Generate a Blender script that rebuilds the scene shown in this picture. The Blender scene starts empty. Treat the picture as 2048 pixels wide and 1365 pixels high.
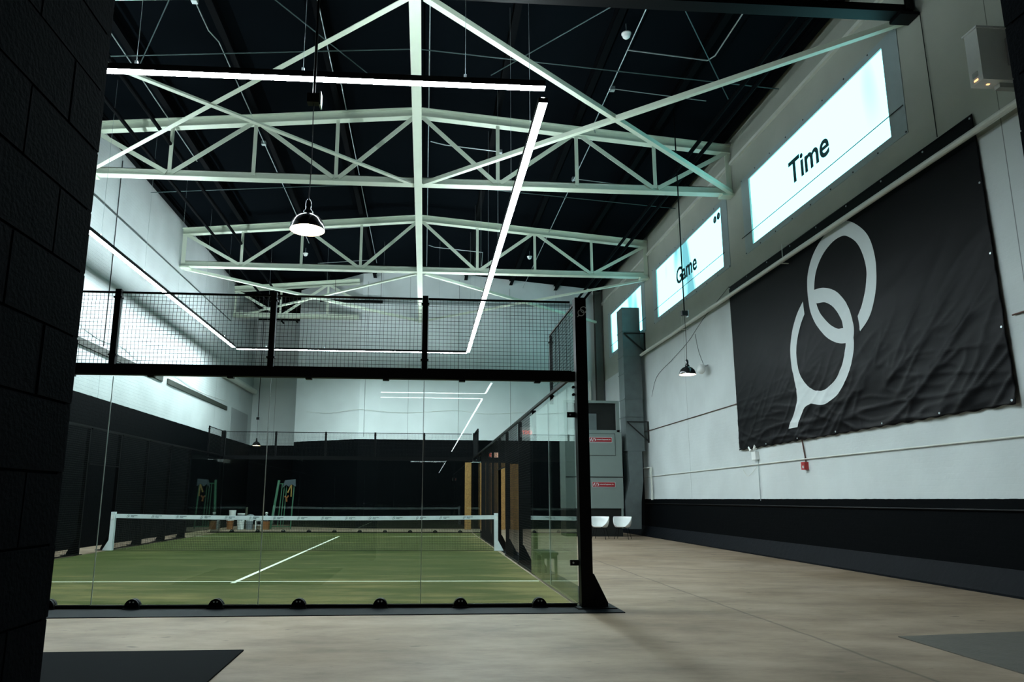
import bpy, bmesh, math, random
from mathutils import Vector, Matrix, noise as mnoise
random.seed(7)
PI = math.pi
scn = bpy.context.scene
COL = scn.collection

# ------------------------------------------------------------------ materials
def nn(nt, kind, **kw):
    n = nt.nodes.new(kind)
    for k, v in kw.items():
        setattr(n, k, v)
    return n

def mat(name, col, rough=0.5, metal=0.0, var=0.12, scale=6.0, bump=0.0, bscale=40.0, spec=0.5):
    """procedural paint / metal / plastic: base colour broken up by noise"""
    m = bpy.data.materials.new(name); m.use_nodes = True
    nt = m.node_tree; b = nt.nodes['Principled BSDF']
    tc = nn(nt, 'ShaderNodeTexCoord')
    no = nn(nt, 'ShaderNodeTexNoise'); no.inputs['Scale'].default_value = scale; no.inputs['Detail'].default_value = 4
    nt.links.new(tc.outputs['Object'], no.inputs['Vector'])
    mx = nn(nt, 'ShaderNodeMix', data_type='RGBA')
    mx.inputs[6].default_value = (*[c * (1 - var) for c in col], 1)
    mx.inputs[7].default_value = (*[min(1, c * (1 + var)) for c in col], 1)
    nt.links.new(no.outputs['Fac'], mx.inputs[0])
    nt.links.new(mx.outputs[2], b.inputs['Base Color'])
    b.inputs['Roughness'].default_value = rough; b.inputs['Metallic'].default_value = metal
    b.inputs['Specular IOR Level'].default_value = spec
    if bump:
        n2 = nn(nt, 'ShaderNodeTexNoise'); n2.inputs['Scale'].default_value = bscale; n2.inputs['Detail'].default_value = 3
        nt.links.new(tc.outputs['Object'], n2.inputs['Vector'])
        bp = nn(nt, 'ShaderNodeBump'); bp.inputs['Strength'].default_value = bump; bp.inputs['Distance'].default_value = 0.02
        nt.links.new(n2.outputs['Fac'], bp.inputs['Height']); nt.links.new(bp.outputs['Normal'], b.inputs['Normal'])
    return m

def emis(name, col, strength):
    m = bpy.data.materials.new(name); m.use_nodes = True
    nt = m.node_tree; nt.nodes.clear()
    o = nn(nt, 'ShaderNodeOutputMaterial'); e = nn(nt, 'ShaderNodeEmission')
    e.inputs['Color'].default_value = (*col, 1); e.inputs['Strength'].default_value = strength
    nt.links.new(e.outputs[0], o.inputs['Surface'])
    return m

def wall_mat(name, axis, split, white=(0.60, 0.645, 0.64), brick=True, seam=3.0, upper=None, step=None):
    """white painted masonry above a black painted dado (split = paint line height)"""
    m = bpy.data.materials.new(name); m.use_nodes = True
    nt = m.node_tree; b = nt.nodes['Principled BSDF']; L = nt.links.new
    g = nn(nt, 'ShaderNodeNewGeometry'); s = nn(nt, 'ShaderNodeSeparateXYZ'); L(g.outputs['Position'], s.inputs[0])
    cb = nn(nt, 'ShaderNodeCombineXYZ'); L(s.outputs[axis], cb.inputs[0]); L(s.outputs[2], cb.inputs[1])
    no = nn(nt, 'ShaderNodeTexNoise'); no.inputs['Scale'].default_value = 0.8; no.inputs['Detail'].default_value = 6
    L(g.outputs['Position'], no.inputs['Vector'])
    cr = nn(nt, 'ShaderNodeValToRGB')
    cr.color_ramp.elements[0].position = 0.3; cr.color_ramp.elements[0].color = (*[c * 0.86 for c in white], 1)
    cr.color_ramp.elements[1].position = 0.7; cr.color_ramp.elements[1].color = (*white, 1)
    L(no.outputs['Fac'], cr.inputs[0])
    if upper:                                                        # cream painted brick above this height
        uz = nn(nt, 'ShaderNodeMath', operation='GREATER_THAN'); uz.inputs[1].default_value = upper; L(s.outputs[2], uz.inputs[0])
        um = nn(nt, 'ShaderNodeMix', data_type='RGBA', blend_type='MULTIPLY'); um.inputs[7].default_value = (0.70, 0.68, 0.60, 1)
        L(uz.outputs[0], um.inputs[0]); L(cr.outputs[0], um.inputs[6]); top = um.outputs[2]
    else: top = cr.outputs[0]
    # ragged hand-painted edge
    n2 = nn(nt, 'ShaderNodeTexNoise'); n2.inputs['Scale'].default_value = 6; L(g.outputs['Position'], n2.inputs['Vector'])
    ma = nn(nt, 'ShaderNodeMath', operation='MULTIPLY_ADD'); ma.inputs[1].default_value = 0.02; L(n2.outputs['Fac'], ma.inputs[0]); L(s.outputs[2], ma.inputs[2])
    gt = nn(nt, 'ShaderNodeMath', operation='GREATER_THAN'); gt.inputs[1].default_value = split + 0.01; 
    if step:                                                         # the black paint climbs higher past this point along the wall
        sg = nn(nt, 'ShaderNodeMath', operation='GREATER_THAN'); sg.inputs[1].default_value = step; L(s.outputs[axis], sg.inputs[0])
        sm_ = nn(nt, 'ShaderNodeMath', operation='MULTIPLY_ADD'); sm_.inputs[1].default_value = split - 4.1; L(sg.outputs[0], sm_.inputs[0]); L(ma.outputs[0], sm_.inputs[2]); L(sm_.outputs[0], gt.inputs[0])
    else: L(ma.outputs[0], gt.inputs[0])
    mx = nn(nt, 'ShaderNodeMix', data_type='RGBA'); mx.inputs[6].default_value = (0.0016, 0.0022, 0.0028, 1)
    L(gt.outputs[0], mx.inputs[0]); L(top, mx.inputs[7])
    # expansion joints
    wr = nn(nt, 'ShaderNodeMath', operation='PINGPONG'); wr.inputs[1].default_value = seam; L(s.outputs[axis], wr.inputs[0])
    lt = nn(nt, 'ShaderNodeMath', operation='GREATER_THAN'); lt.inputs[1].default_value = 0.008; L(wr.outputs[0], lt.inputs[0])
    m2 = nn(nt, 'ShaderNodeMix', data_type='RGBA', blend_type='MULTIPLY'); m2.inputs[0].default_value = 1.0
    m3 = nn(nt, 'ShaderNodeMix', data_type='RGBA'); m3.inputs[6].default_value = (0.35, 0.36, 0.36, 1); m3.inputs[7].default_value = (1, 1, 1, 1)
    L(lt.outputs[0], m3.inputs[0]); L(mx.outputs[2], m2.inputs[6]); L(m3.outputs[2], m2.inputs[7])
    L(m2.outputs[2], b.inputs['Base Color'])
    b.inputs['Roughness'].default_value = 0.65
    sm = nn(nt, 'ShaderNodeMapRange'); sm.inputs['To Min'].default_value = 0.03; sm.inputs['To Max'].default_value = 0.3; L(gt.outputs[0], sm.inputs['Value']); L(sm.outputs[0], b.inputs['Specular IOR Level'])
    bt = nn(nt, 'ShaderNodeTexBrick'); bt.inputs['Scale'].default_value = 1
    bt.inputs['Brick Width'].default_value = 0.4; bt.inputs['Row Height'].default_value = 0.1; bt.inputs['Mortar Size'].default_value = 0.006
    bt.inputs['Color1'].default_value = (1, 1, 1, 1); bt.inputs['Color2'].default_value = (0.9, 0.9, 0.9, 1); bt.inputs['Mortar'].default_value = (0, 0, 0, 1)
    L(cb.outputs[0], bt.inputs['Vector'])
    n3 = nn(nt, 'ShaderNodeTexNoise'); n3.inputs['Scale'].default_value = 14; n3.inputs['Detail'].default_value = 4; L(g.outputs['Position'], n3.inputs['Vector'])
    ad = nn(nt, 'ShaderNodeMath', operation='ADD'); L(bt.outputs['Color'], ad.inputs[0]); L(n3.outputs['Fac'], ad.inputs[1])
    bp = nn(nt, 'ShaderNodeBump'); bp.inputs['Strength'].default_value = 0.7 if brick else 0.25; bp.inputs['Distance'].default_value = 0.010
    L(ad.outputs[0], bp.inputs['Height']); L(bp.outputs['Normal'], b.inputs['Normal'])
    return m

def floor_mat():
    m = bpy.data.materials.new('stained_concrete'); m.use_nodes = True
    nt = m.node_tree; b = nt.nodes['Principled BSDF']; L = nt.links.new
    g = nn(nt, 'ShaderNodeNewGeometry')
    mp = nn(nt, 'ShaderNodeMapping'); mp.inputs['Scale'].default_value = (0.55, 1.15, 1); mp.inputs['Rotation'].default_value = (0, 0, 0.18); L(g.outputs['Position'], mp.inputs['Vector'])
    n1 = nn(nt, 'ShaderNodeTexNoise'); n1.inputs['Scale'].default_value = 1.5; n1.inputs['Detail'].default_value = 12; n1.inputs['Roughness'].default_value = 0.7; L(mp.outputs[0], n1.inputs['Vector'])
    cr = nn(nt, 'ShaderNodeValToRGB'); e = cr.color_ramp.elements
    e[0].position = 0.3; e[0].color = (0.150, 0.108, 0.072, 1); e[1].position = 0.72; e[1].color = (0.355, 0.270, 0.196, 1)
    x = e.new(0.5); x.color = (0.255, 0.190, 0.134, 1)
    L(n1.outputs['Fac'], cr.inputs[0])
    n2 = nn(nt, 'ShaderNodeTexNoise'); n2.inputs['Scale'].default_value = 0.45; n2.inputs['Detail'].default_value = 3; L(g.outputs['Position'], n2.inputs['Vector'])
    c2 = nn(nt, 'ShaderNodeValToRGB'); c2.color_ramp.elements[0].position = 0.3; c2.color_ramp.elements[0].color = (0.74, 0.70, 0.62, 1)
    c2.color_ramp.elements[1].position = 0.6; c2.color_ramp.elements[1].color = (1, 1, 1, 1); L(n2.outputs['Fac'], c2.inputs[0])
    mu = nn(nt, 'ShaderNodeMix', data_type='RGBA', blend_type='MULTIPLY'); mu.inputs[0].default_value = 1; L(cr.outputs[0], mu.inputs[6]); L(c2.outputs[0], mu.inputs[7])
    # small dark spatters
    n3 = nn(nt, 'ShaderNodeTexNoise'); n3.inputs['Scale'].default_value = 5.5; n3.inputs['Detail'].default_value = 2; L(mp.outputs[0], n3.inputs['Vector'])
    c3 = nn(nt, 'ShaderNodeValToRGB'); c3.color_ramp.elements[0].position = 0.25; c3.color_ramp.elements[0].color = (0.4, 0.38, 0.36, 1)
    c3.color_ramp.elements[1].position = 0.31; c3.color_ramp.elements[1].color = (1, 1, 1, 1); L(n3.outputs['Fac'], c3.inputs[0])
    m2 = nn(nt, 'ShaderNodeMix', data_type='RGBA', blend_type='MULTIPLY'); m2.inputs[0].default_value = 1; L(mu.outputs[2], m2.inputs[6]); L(c3.outputs[0], m2.inputs[7])
    # saw-cut joint running the length of the hall
    s = nn(nt, 'ShaderNodeSeparateXYZ'); L(g.outputs['Position'], s.inputs[0])
    n4 = nn(nt, 'ShaderNodeTexNoise'); n4.inputs['Scale'].default_value = 1.2; L(g.outputs['Position'], n4.inputs['Vector'])
    wv = nn(nt, 'ShaderNodeMath', operation='MULTIPLY_ADD'); wv.inputs[1].default_value = 0.1; L(n4.outputs['Fac'], wv.inputs[0]); L(s.outputs[0], wv.inputs[2])
    sb = nn(nt, 'ShaderNodeMath', operation='SUBTRACT'); sb.inputs[1].default_value = 11.98; L(wv.outputs[0], sb.inputs[0])
    ab = nn(nt, 'ShaderNodeMath', operation='ABSOLUTE'); L(sb.outputs[0], ab.inputs[0])
    mr = nn(nt, 'ShaderNodeMapRange'); mr.inputs['From Min'].default_value = 0.006; mr.inputs['From Max'].default_value = 0.03
    mr.inputs['To Min'].default_value = 0.55; mr.inputs['To Max'].default_value = 1.0; L(ab.outputs[0], mr.inputs['Value'])
    m3 = nn(nt, 'ShaderNodeMix', data_type='RGBA', blend_type='MULTIPLY'); m3.inputs[0].default_value = 1; L(m2.outputs[2], m3.inputs[6]); L(mr.outputs[0], m3.inputs[7])
    L(m3.outputs[2], b.inputs['Base Color'])
    b.inputs['Roughness'].default_value = 0.6; b.inputs['Specular IOR Level'].default_value = 0.3
    bp = nn(nt, 'ShaderNodeBump'); bp.inputs['Strength'].default_value = 0.15; bp.inputs['Distance'].default_value = 0.01; L(n1.outputs['Fac'], bp.inputs['Height']); L(bp.outputs['Normal'], b.inputs['Normal'])
    return m

def turf_mat():
    m = bpy.data.materials.new('sand_filled_turf'); m.use_nodes = True
    nt = m.node_tree; b = nt.nodes['Principled BSDF']; L = nt.links.new
    g = nn(nt, 'ShaderNodeNewGeometry')
    mp = nn(nt, 'ShaderNodeMapping'); mp.inputs['Scale'].default_value = (0.5, 1.5, 1); L(g.outputs['Position'], mp.inputs['Vector'])
    n1 = nn(nt, 'ShaderNodeTexNoise'); n1.inputs['Scale'].default_value = 1.0; n1.inputs['Detail'].default_value = 8; n1.inputs['Roughness'].default_value = 0.65; L(mp.outputs[0], n1.inputs['Vector'])
    cr = nn(nt, 'ShaderNodeValToRGB'); e = cr.color_ramp.elements
    e[0].position = 0.4; e[0].color = (0.036, 0.053, 0.010, 1); e[1].position = 0.78; e[1].color = (0.155, 0.135, 0.050, 1)
    x = e.new(0.56); x.color = (0.056, 0.067, 0.017, 1)
    # sand gathers towards the ends and the side walls
    s = nn(nt, 'ShaderNodeSeparateXYZ'); L(g.outputs['Position'], s.inputs[0])
    mr = nn(nt, 'ShaderNodeMapRange'); mr.inputs['From Min'].default_value = 0; mr.inputs['From Max'].default_value = 4.5; mr.inputs['To Min'].default_value = 0.15; mr.inputs['To Max'].default_value = 0.0
    L(s.outputs[1], mr.inputs['Value'])
    m9 = nn(nt, 'ShaderNodeMapRange'); m9.inputs['From Min'].default_value = 9.0; m9.inputs['From Max'].default_value = 10; m9.inputs['To Min'].default_value = 0; m9.inputs['To Max'].default_value = 0.16
    L(s.outputs[0], m9.inputs['Value'])
    a1 = nn(nt, 'ShaderNodeMath', operation='ADD'); L(n1.outputs['Fac'], a1.inputs[0]); L(mr.outputs[0], a1.inputs[1])
    a2 = nn(nt, 'ShaderNodeMath', operation='ADD'); L(a1.outputs[0], a2.inputs[0]); L(m9.outputs[0], a2.inputs[1])
    L(a2.outputs[0], cr.inputs[0])
    n2 = nn(nt, 'ShaderNodeTexNoise'); n2.inputs['Scale'].default_value = 160; n2.inputs['Detail'].default_value = 2; L(g.outputs['Position'], n2.inputs['Vector'])
    c2 = nn(nt, 'ShaderNodeValToRGB'); c2.color_ramp.elements[0].position = 0.3; c2.color_ramp.elements[0].color = (0.55, 0.55, 0.55, 1)
    c2.color_ramp.elements[1].position = 0.7; c2.color_ramp.elements[1].color = (1.25, 1.25, 1.25, 1); L(n2.outputs['Fac'], c2.inputs[0])
    mu = nn(nt, 'ShaderNodeMix', data_type='RGBA', blend_type='MULTIPLY'); mu.inputs[0].default_value = 1; L(cr.outputs[0], mu.inputs[6]); L(c2.outputs[0], mu.inputs[7])
    L(mu.outputs[2], b.inputs['Base Color']); b.inputs['Roughness'].default_value = 0.95; b.inputs['Specular IOR Level'].default_value = 0.1
    bp = nn(nt, 'ShaderNodeBump'); bp.inputs['Strength'].default_value = 0.5; bp.inputs['Distance'].default_value = 0.01; L(n2.outputs['Fac'], bp.inputs['Height']); L(bp.outputs['Normal'], b.inputs['Normal'])
    return m

def glass_mat():
    """tempered sheet: fresnel mirror over faintly green clear transmission"""
    m = bpy.data.materials.new('tempered_glass'); m.use_nodes = True
    nt = m.node_tree; nt.nodes.clear(); L = nt.links.new
    o = nn(nt, 'ShaderNodeOutputMaterial'); mx = nn(nt, 'ShaderNodeMixShader'); gl = nn(nt, 'ShaderNodeBsdfGlossy'); tr = nn(nt, 'ShaderNodeBsdfTransparent')
    gl.inputs['Roughness'].default_value = 0.0; gl.inputs['Color'].default_value = (0.95, 1, 0.98, 1)
    n = nn(nt, 'ShaderNodeTexNoise'); n.inputs['Scale'].default_value = 0.6
    g = nn(nt, 'ShaderNodeNewGeometry'); L(g.outputs['Position'], n.inputs['Vector'])
    cm = nn(nt, 'ShaderNodeMix', data_type='RGBA'); cm.inputs[6].default_value = (0.93, 0.965, 0.95, 1); cm.inputs[7].default_value = (0.95, 0.98, 0.965, 1)
    L(n.outputs['Fac'], cm.inputs[0]); L(cm.outputs[2], tr.inputs['Color'])
    fr = nn(nt, 'ShaderNodeFresnel')
    mi = nn(nt, 'ShaderNodeMix', data_type='FLOAT'); mi.inputs[2].default_value = 1.5; mi.inputs[3].default_value = 1 / 1.5
    L(g.outputs['Backfacing'], mi.inputs[0]); L(mi.outputs[0], fr.inputs['IOR'])
    L(fr.outputs[0], mx.inputs[0]); L(tr.outputs[0], mx.inputs[1]); L(gl.outputs[0], mx.inputs[2]); L(mx.outputs[0], o.inputs['Surface'])
    return m

def window_mat(name, seed, dim):
    """daylight glowing through translucent film, blotchy where things outside stand close"""
    m = bpy.data.materials.new(name); m.use_nodes = True
    nt = m.node_tree; nt.nodes.clear(); L = nt.links.new
    o = nn(nt, 'ShaderNodeOutputMaterial'); e = nn(nt, 'ShaderNodeEmission'); g = nn(nt, 'ShaderNodeNewGeometry')
    mp = nn(nt, 'ShaderNodeMapping'); mp.inputs['Scale'].default_value = (1, 0.75, 0.28); mp.inputs['Location'].default_value = (0, seed, 0)
    n = nn(nt, 'ShaderNodeTexNoise'); n.inputs['Scale'].default_value = 0.9; n.inputs['Detail'].default_value = 1.0
    L(g.outputs['Position'], mp.inputs['Vector']); L(mp.outputs[0], n.inputs['Vector'])
    cr = nn(nt, 'ShaderNodeValToRGB'); cr.color_ramp.elements[0].position = 0.38; cr.color_ramp.elements[0].color = (*dim, 1)
    cr.color_ramp.elements[1].position = 0.47; cr.color_ramp.elements[1].color = (0.30, 0.93, 1.0, 1)
    L(n.outputs['Fac'], cr.inputs[0]); L(cr.outputs[0], e.inputs['Color']); e.inputs['Strength'].default_value = WIN
    L(e.outputs[0], o.inputs['Surface'])
    return m

LED, WIN = 150.0, 2.7
M = {}
M['white_steel'] = mat('cream_white_painted_steel', (0.62, 0.69, 0.56), 0.45, var=0.1, scale=1.5)
M['black_steel'] = mat('black_powder_coat', (0.0022, 0.0025, 0.003), 0.45, var=0.2, spec=0.1)
M['wire'] = mat('black_coated_wire', (0.006, 0.007, 0.008), 0.5, var=0.1, spec=0.2)
M['roof'] = mat('black_roof_deck', (0.0024, 0.0036, 0.0048), 0.9, var=0.25, scale=0.7, spec=0.008)
M['purlin'] = mat('black_roof_steel', (0.0016, 0.0021, 0.0027), 0.6, var=0.2, scale=1, spec=0.02)
M['block'] = mat('black_painted_block', (0.0036, 0.0052, 0.0068), 0.8, var=0.25, scale=9, bump=0.15, bscale=70, spec=0.015)
M['rubber'] = mat('black_rubber', (0.0075, 0.0095, 0.0125), 0.6, var=0.2, scale=12, bump=0.2, bscale=200, spec=0.08)
M['mat_rubber'] = mat('dull_black_mat', (0.0030, 0.0038, 0.0048), 0.8, var=0.25, scale=4, spec=0.03)
M['coving'] = mat('black_bitumen_paint', (0.0034, 0.0046, 0.0065), 0.62, var=0.3, scale=2, bump=0.4, bscale=9, spec=0.08)
M['galv'] = mat('galvanised_steel', (0.46, 0.52, 0.52), 0.38, 0.75, var=0.25, scale=5)
M['duct'] = mat('galvanised_sheet', (0.11, 0.135, 0.135), 0.45, 0.3, var=0.28, scale=3, bump=0.15, bscale=4)
M['white_pipe'] = mat('white_painted_pipe', (0.62, 0.64, 0.58), 0.5, var=0.15, scale=3)
M['ahu'] = mat('grey_enamel_sheet', (0.18, 0.225, 0.21), 0.5, var=0.06, scale=2)
M['dark_sheet'] = mat('dark_grey_sheet', (0.013, 0.0145, 0.0135), 0.55, var=0.2, spec=0.2)
M['red'] = mat('red_vinyl', (0.28, 0.005, 0.009), 0.45, var=0.08)
M['red_plastic'] = mat('red_plastic', (0.38, 0.02, 0.02), 0.4, var=0.08)
M['white_plastic'] = mat('white_plastic', (0.78, 0.80, 0.78), 0.4, var=0.04)
M['white_box'] = mat('white_enamel', (0.86, 0.89, 0.90), 0.5, var=0.05)
M['grey_plastic'] = mat('grey_plastic', (0.40, 0.43, 0.43), 0.5, var=0.06)
M['black_plastic'] = mat('black_plastic', (0.014, 0.014, 0.015), 0.45, var=0.1, spec=0.2)
M['cable'] = mat('black_cable', (0.015, 0.016, 0.017), 0.6, var=0.1, spec=0.2)
M['white_print'] = mat('white_print', (0.62, 0.67, 0.67), 0.55, var=0.03)
M['vinyl'] = mat('black_vinyl', (0.0030, 0.0029, 0.0038), 0.42, var=0.15, scale=1.5, spec=0.07)
M['film'] = mat('translucent_film_border', (0.33, 0.40, 0.41), 0.4, var=0.1)
M['ink'] = mat('dark_teal_print', (0.003, 0.05, 0.06), 0.6, var=0.1)
M['lamp_black'] = mat('glossy_black_enamel', (0.012, 0.012, 0.013), 0.16, var=0.05)
M['enamel_white'] = mat('white_enamel_lining', (0.85, 0.82, 0.76), 0.4, var=0.02)
M['net'] = mat('black_net_cord', (0.010, 0.012, 0.010), 0.8, var=0.1)
M['net_white'] = mat('white_net_band', (0.66, 0.74, 0.74), 0.6, var=0.1, scale=8, bump=0.3, bscale=10)
M['line'] = mat('white_turf_line', (0.72, 0.76, 0.62), 0.9, var=0.06, scale=20)
M['osb'] = mat('strand_board', (0.33, 0.17, 0.05), 0.75, var=0.75, scale=24)
M['bench'] = mat('dark_stained_wood', (0.045, 0.052, 0.030), 0.6, var=0.3, scale=8)
M['green'] = mat('green_paint', (0.008, 0.085, 0.036), 0.5, var=0.15)
M['yellow'] = mat('yellow_strap', (0.22, 0.13, 0.02), 0.6, var=0.15)
M['orange'] = mat('orange_plastic', (0.22, 0.075, 0.015), 0.5, var=0.15)
M['blue_grey'] = mat('blue_grey_tarp', (0.04, 0.058, 0.07), 0.6, var=0.25)
M['bucket_grey'] = mat('pale_grey_plastic', (0.16, 0.185, 0.20), 0.5, var=0.1)
M['brown_pipe'] = mat('brown_conduit', (0.10, 0.045, 0.035), 0.5, var=0.15)
M['ply'] = mat('worn_grey_sheet', (0.085, 0.076, 0.06), 0.6, var=0.35, scale=5, bump=0.3, bscale=30)
M['shutter'] = mat('grey_board', (0.33, 0.35, 0.35), 0.6, var=0.06)
M['amber'] = emis('amber_glint_glow', (1.0, 0.45, 0.18), 2.2)  # glow that paints warm lamp reflections on the equipment box
M['led'] = emis('led_diffuser', (0.80, 0.95, 1.0), LED)
M['bulb'] = emis('warm_bulb', (1.0, 0.80, 0.56), 45.0)
M['exit'] = emis('red_exit_letters', (1.0, 0.10, 0.06), 6.0)
M['exit_face'] = emis('lit_sign_face', (1.0, 0.62, 0.45), 2.5)
M['glint'] = mat('pale_grey_edge_glint', (0.42, 0.48, 0.47), 0.3, var=0.2, scale=3)  # pale grey that paints the light caught along glass edges
M['floor'] = floor_mat(); M['turf'] = turf_mat(); M['glass'] = glass_mat()

# ------------------------------------------------------------------ mesh helpers
class MB:
    def __init__(s): s.v = []; s.f = []
    def add(s, vs, fs):
        o = len(s.v); s.v += [Vector(p) for p in vs]; s.f += [tuple(i + o for i in f) for f in fs]; return s
    def box(s, x0, x1, y0, y1, z0, z1):
        vs = [(x, y, z) for x in (x0, x1) for y in (y0, y1) for z in (z0, z1)]
        return s.add(vs, [(0, 1, 3, 2), (4, 6, 7, 5), (0, 4, 5, 1), (2, 3, 7, 6), (0, 2, 6, 4), (1, 5, 7, 3)])
    def bar(s, p, q, w, h, up=(0, 0, 1)):
        """straight bar, w across and h along up"""
        p, q, up = Vector(p), Vector(q), Vector(up); d = (q - p).normalized()
        r = d.cross(up)
        if r.length < 1e-4: r = d.cross(Vector((0, 1, 0)))
        r.normalize(); u = r.cross(d).normalized(); vs = []
        for c in (p, q):
            for a, b in ((-1, -1), (1, -1), (1, 1), (-1, 1)): vs.append(c + r * (a * w / 2) + u * (b * h / 2))
        return s.add(vs, [(3, 2, 1, 0), (4, 5, 6, 7), (0, 1, 5, 4), (1, 2, 6, 5), (2, 3, 7, 6), (3, 0, 4, 7)])
    def ibeam(s, p, q, w, h, t, up=(0, 0, 1)):
        p, q, up = Vector(p), Vector(q), Vector(up)
        d = (q - p).normalized(); r = d.cross(up).normalized(); u = r.cross(d).normalized()
        s.bar(p + u * (h / 2 - t / 2), q + u * (h / 2 - t / 2), w, t, up); s.bar(p - u * (h / 2 - t / 2), q - u * (h / 2 - t / 2), w, t, up)
        return s.bar(p, q, t * 1.2, h - 2 * t, up)
    def tube(s, pts, r, n=8):
        pts = [Vector(p) for p in pts]; rings = []
        for i, p in enumerate(pts):
            d = (pts[min(i + 1, len(pts) - 1)] - pts[max(i - 1, 0)]).normalized()
            a = Vector((0, 0, 1)) if abs(d.z) < 0.9 else Vector((1, 0, 0))
            x = d.cross(a).normalized(); y = d.cross(x)
            rings.append([p + (x * math.cos(2 * PI * k / n) + y * math.sin(2 * PI * k / n)) * r for k in range(n)])
        vs = [v for g in rings for v in g]; fs = []
        for i in range(len(pts) - 1):
            for k in range(n): fs.append((i * n + k, i * n + (k + 1) % n, (i + 1) * n + (k + 1) % n, (i + 1) * n + k))
        fs.append(tuple(range(n - 1, -1, -1))); fs.append(tuple(range((len(pts) - 1) * n, len(pts) * n)))
        return s.add(vs, fs)
    def lathe(s, prof, c=(0, 0, 0), n=24, close=False):
        vs = []; fs = []; m = len(prof)
        for k in range(n):
            a = 2 * PI * k / n
            for r, z in prof: vs.append((c[0] + r * math.cos(a), c[1] + r * math.sin(a), c[2] + z))
        for k in range(n):
            for i in range(m - 1): fs.append((k * m + i, ((k + 1) % n) * m + i, ((k + 1) % n) * m + i + 1, k * m + i + 1))
        return s.add(vs, fs)
    def prism(s, poly, a, b, axis):
        """polygon extruded from a to b along axis (0 x: poly is y,z; 1 y: poly is x,z; 2 z: poly is x,y)"""
        def P(u, v, w): return ((w, u, v), (u, w, v), (u, v, w))[axis]
        n = len(poly); vs = [P(*p, a) for p in poly] + [P(*p, b) for p in poly]
        fs = [tuple(range(n)), tuple(range(2 * n - 1, n - 1, -1))] + [(i, n + i, n + (i + 1) % n, (i + 1) % n) for i in range(n)]
        return s.add(vs, fs)
    def build(s, name, m, parent=None, origin=None, smooth=False):
        me = bpy.data.meshes.new(name)
        off = Vector((0, 0, 0))
        if parent is not None:
            p = parent
            while p is not None: off += p.location; p = p.parent
        elif origin is not None: off = Vector(origin)
        elif s.v:
            xs = [v.x for v in s.v]; ys = [v.y for v in s.v]; zs = [v.z for v in s.v]
            off = Vector(((min(xs) + max(xs)) / 2, (min(ys) + max(ys)) / 2, min(zs)))
        me.from_pydata([v - off for v in s.v], [], s.f); me.validate()
        bm = bmesh.new(); bm.from_mesh(me); bmesh.ops.recalc_face_normals(bm, faces=bm.faces); bm.to_mesh(me); bm.free()
        if smooth:
            for p in me.polygons: p.use_smooth = True
        me.materials.append(M[m] if isinstance(m, str) else m)
        o = bpy.data.objects.new(name, me); COL.objects.link(o)
        if parent is not None: o.parent = parent
        else: o.location = off
        return o

def tag(o, label, cat, group=None):
    o['label'] = label; o['category'] = cat
    if group: o['group'] = group
    return o
def thing(name, label, cat, loc, group=None):
    o = bpy.data.objects.new(name, None); o.empty_display_size = 0.2; COL.objects.link(o); o.location = loc
    return tag(o, label, cat, group)
def struct(o, kind='structure'):
    o['kind'] = kind; return o
def dup(root, loc, label=None):
    r = root.copy(); COL.objects.link(r); r.location = loc
    if label: r['label'] = label
    for ch in list(root.children):
        c = ch.copy(); COL.objects.link(c); c.parent = r
        for g in list(ch.children):
            d = g.copy(); COL.objects.link(d); d.parent = c
    return r
def text_mesh(txt, size, mtx, bold=0.0, extrude=0.004):
    cu = bpy.data.curves.new('lettering', 'FONT'); cu.body = txt; cu.size = size; cu.extrude = extrude; cu.offset = bold; cu.resolution_u = 4
    t = bpy.data.objects.new('lettering', cu); COL.objects.link(t)
    dg = bpy.context.evaluated_depsgraph_get(); dg.update()
    me = bpy.data.meshes.new_from_object(t.evaluated_get(dg))
    mb = MB(); mb.add([mtx @ v.co for v in me.vertices], [tuple(p.vertices) for p in me.polygons])
    bpy.data.objects.remove(t); bpy.data.curves.remove(cu); bpy.data.meshes.remove(me)
    return mb
def frame_mtx(o, x, y):
    x, y = Vector(x), Vector(y); z = x.cross(y)
    return Matrix(((x.x, y.x, z.x, o[0]), (x.y, y.y, z.y, o[1]), (x.z, y.z, z.z, o[2]), (0, 0, 0, 1)))
ORD = ['first', 'second', 'third', 'fourth', 'fifth', 'sixth', 'seventh', 'eighth', 'ninth', 'tenth', 'eleventh', 'twelfth']

XL, XR, YF, YB = -1.2, 16.6, -7.1, 24.45
def deck(x): return 11.62 + 0.85 * (1 - abs(x - 7.7) / 8.9)       # underside of roof deck

# ------------------------------------------------------------------ room shell
struct(MB().box(XL - 0.3, XR + 0.3, -40, 29.4, -0.2, 0.0).build('floor', 'floor'))
rb = MB()
for xa, xb in ((XL - 0.3, 7.7), (7.7, XR + 0.3)):
    za, zb = deck(max(xa, XL)), deck(min(xb, XR))
    rb.add([(xa, YF - 0.7, za), (xb, YF - 0.7, zb), (xb, 29.4, zb), (xa, 29.4, za), (xa, YF - 0.7, za + .15), (xb, YF - 0.7, zb + .15), (xb, 29.4, zb + .15), (xa, 29.4, za + .15)],
           [(0, 1, 2, 3), (7, 6, 5, 4), (0, 4, 5, 1), (1, 5, 6, 2), (2, 6, 7, 3), (3, 7, 4, 0)])
struct(rb.build('ceiling', 'roof'))
struct(MB().box(XL - 0.3, XL, YF, 29.4, 0, 11.62).build('wall_left', wall_mat('painted_brick_left', 1, 4.1, brick=True, seam=5.6)))
wr = MB().box(XR, XR + 0.3, YF, 24.75, 0, 7.99).box(XR, XR + 0.3, YF, 24.75, 9.87, 11.62)
for ya, yb in ((YF, 2.36), (8.08, 9.9), (15.87, 17.72), (22.5, 24.75)): wr.box(XR, XR + 0.3, ya, yb, 7.99, 9.87)
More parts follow.
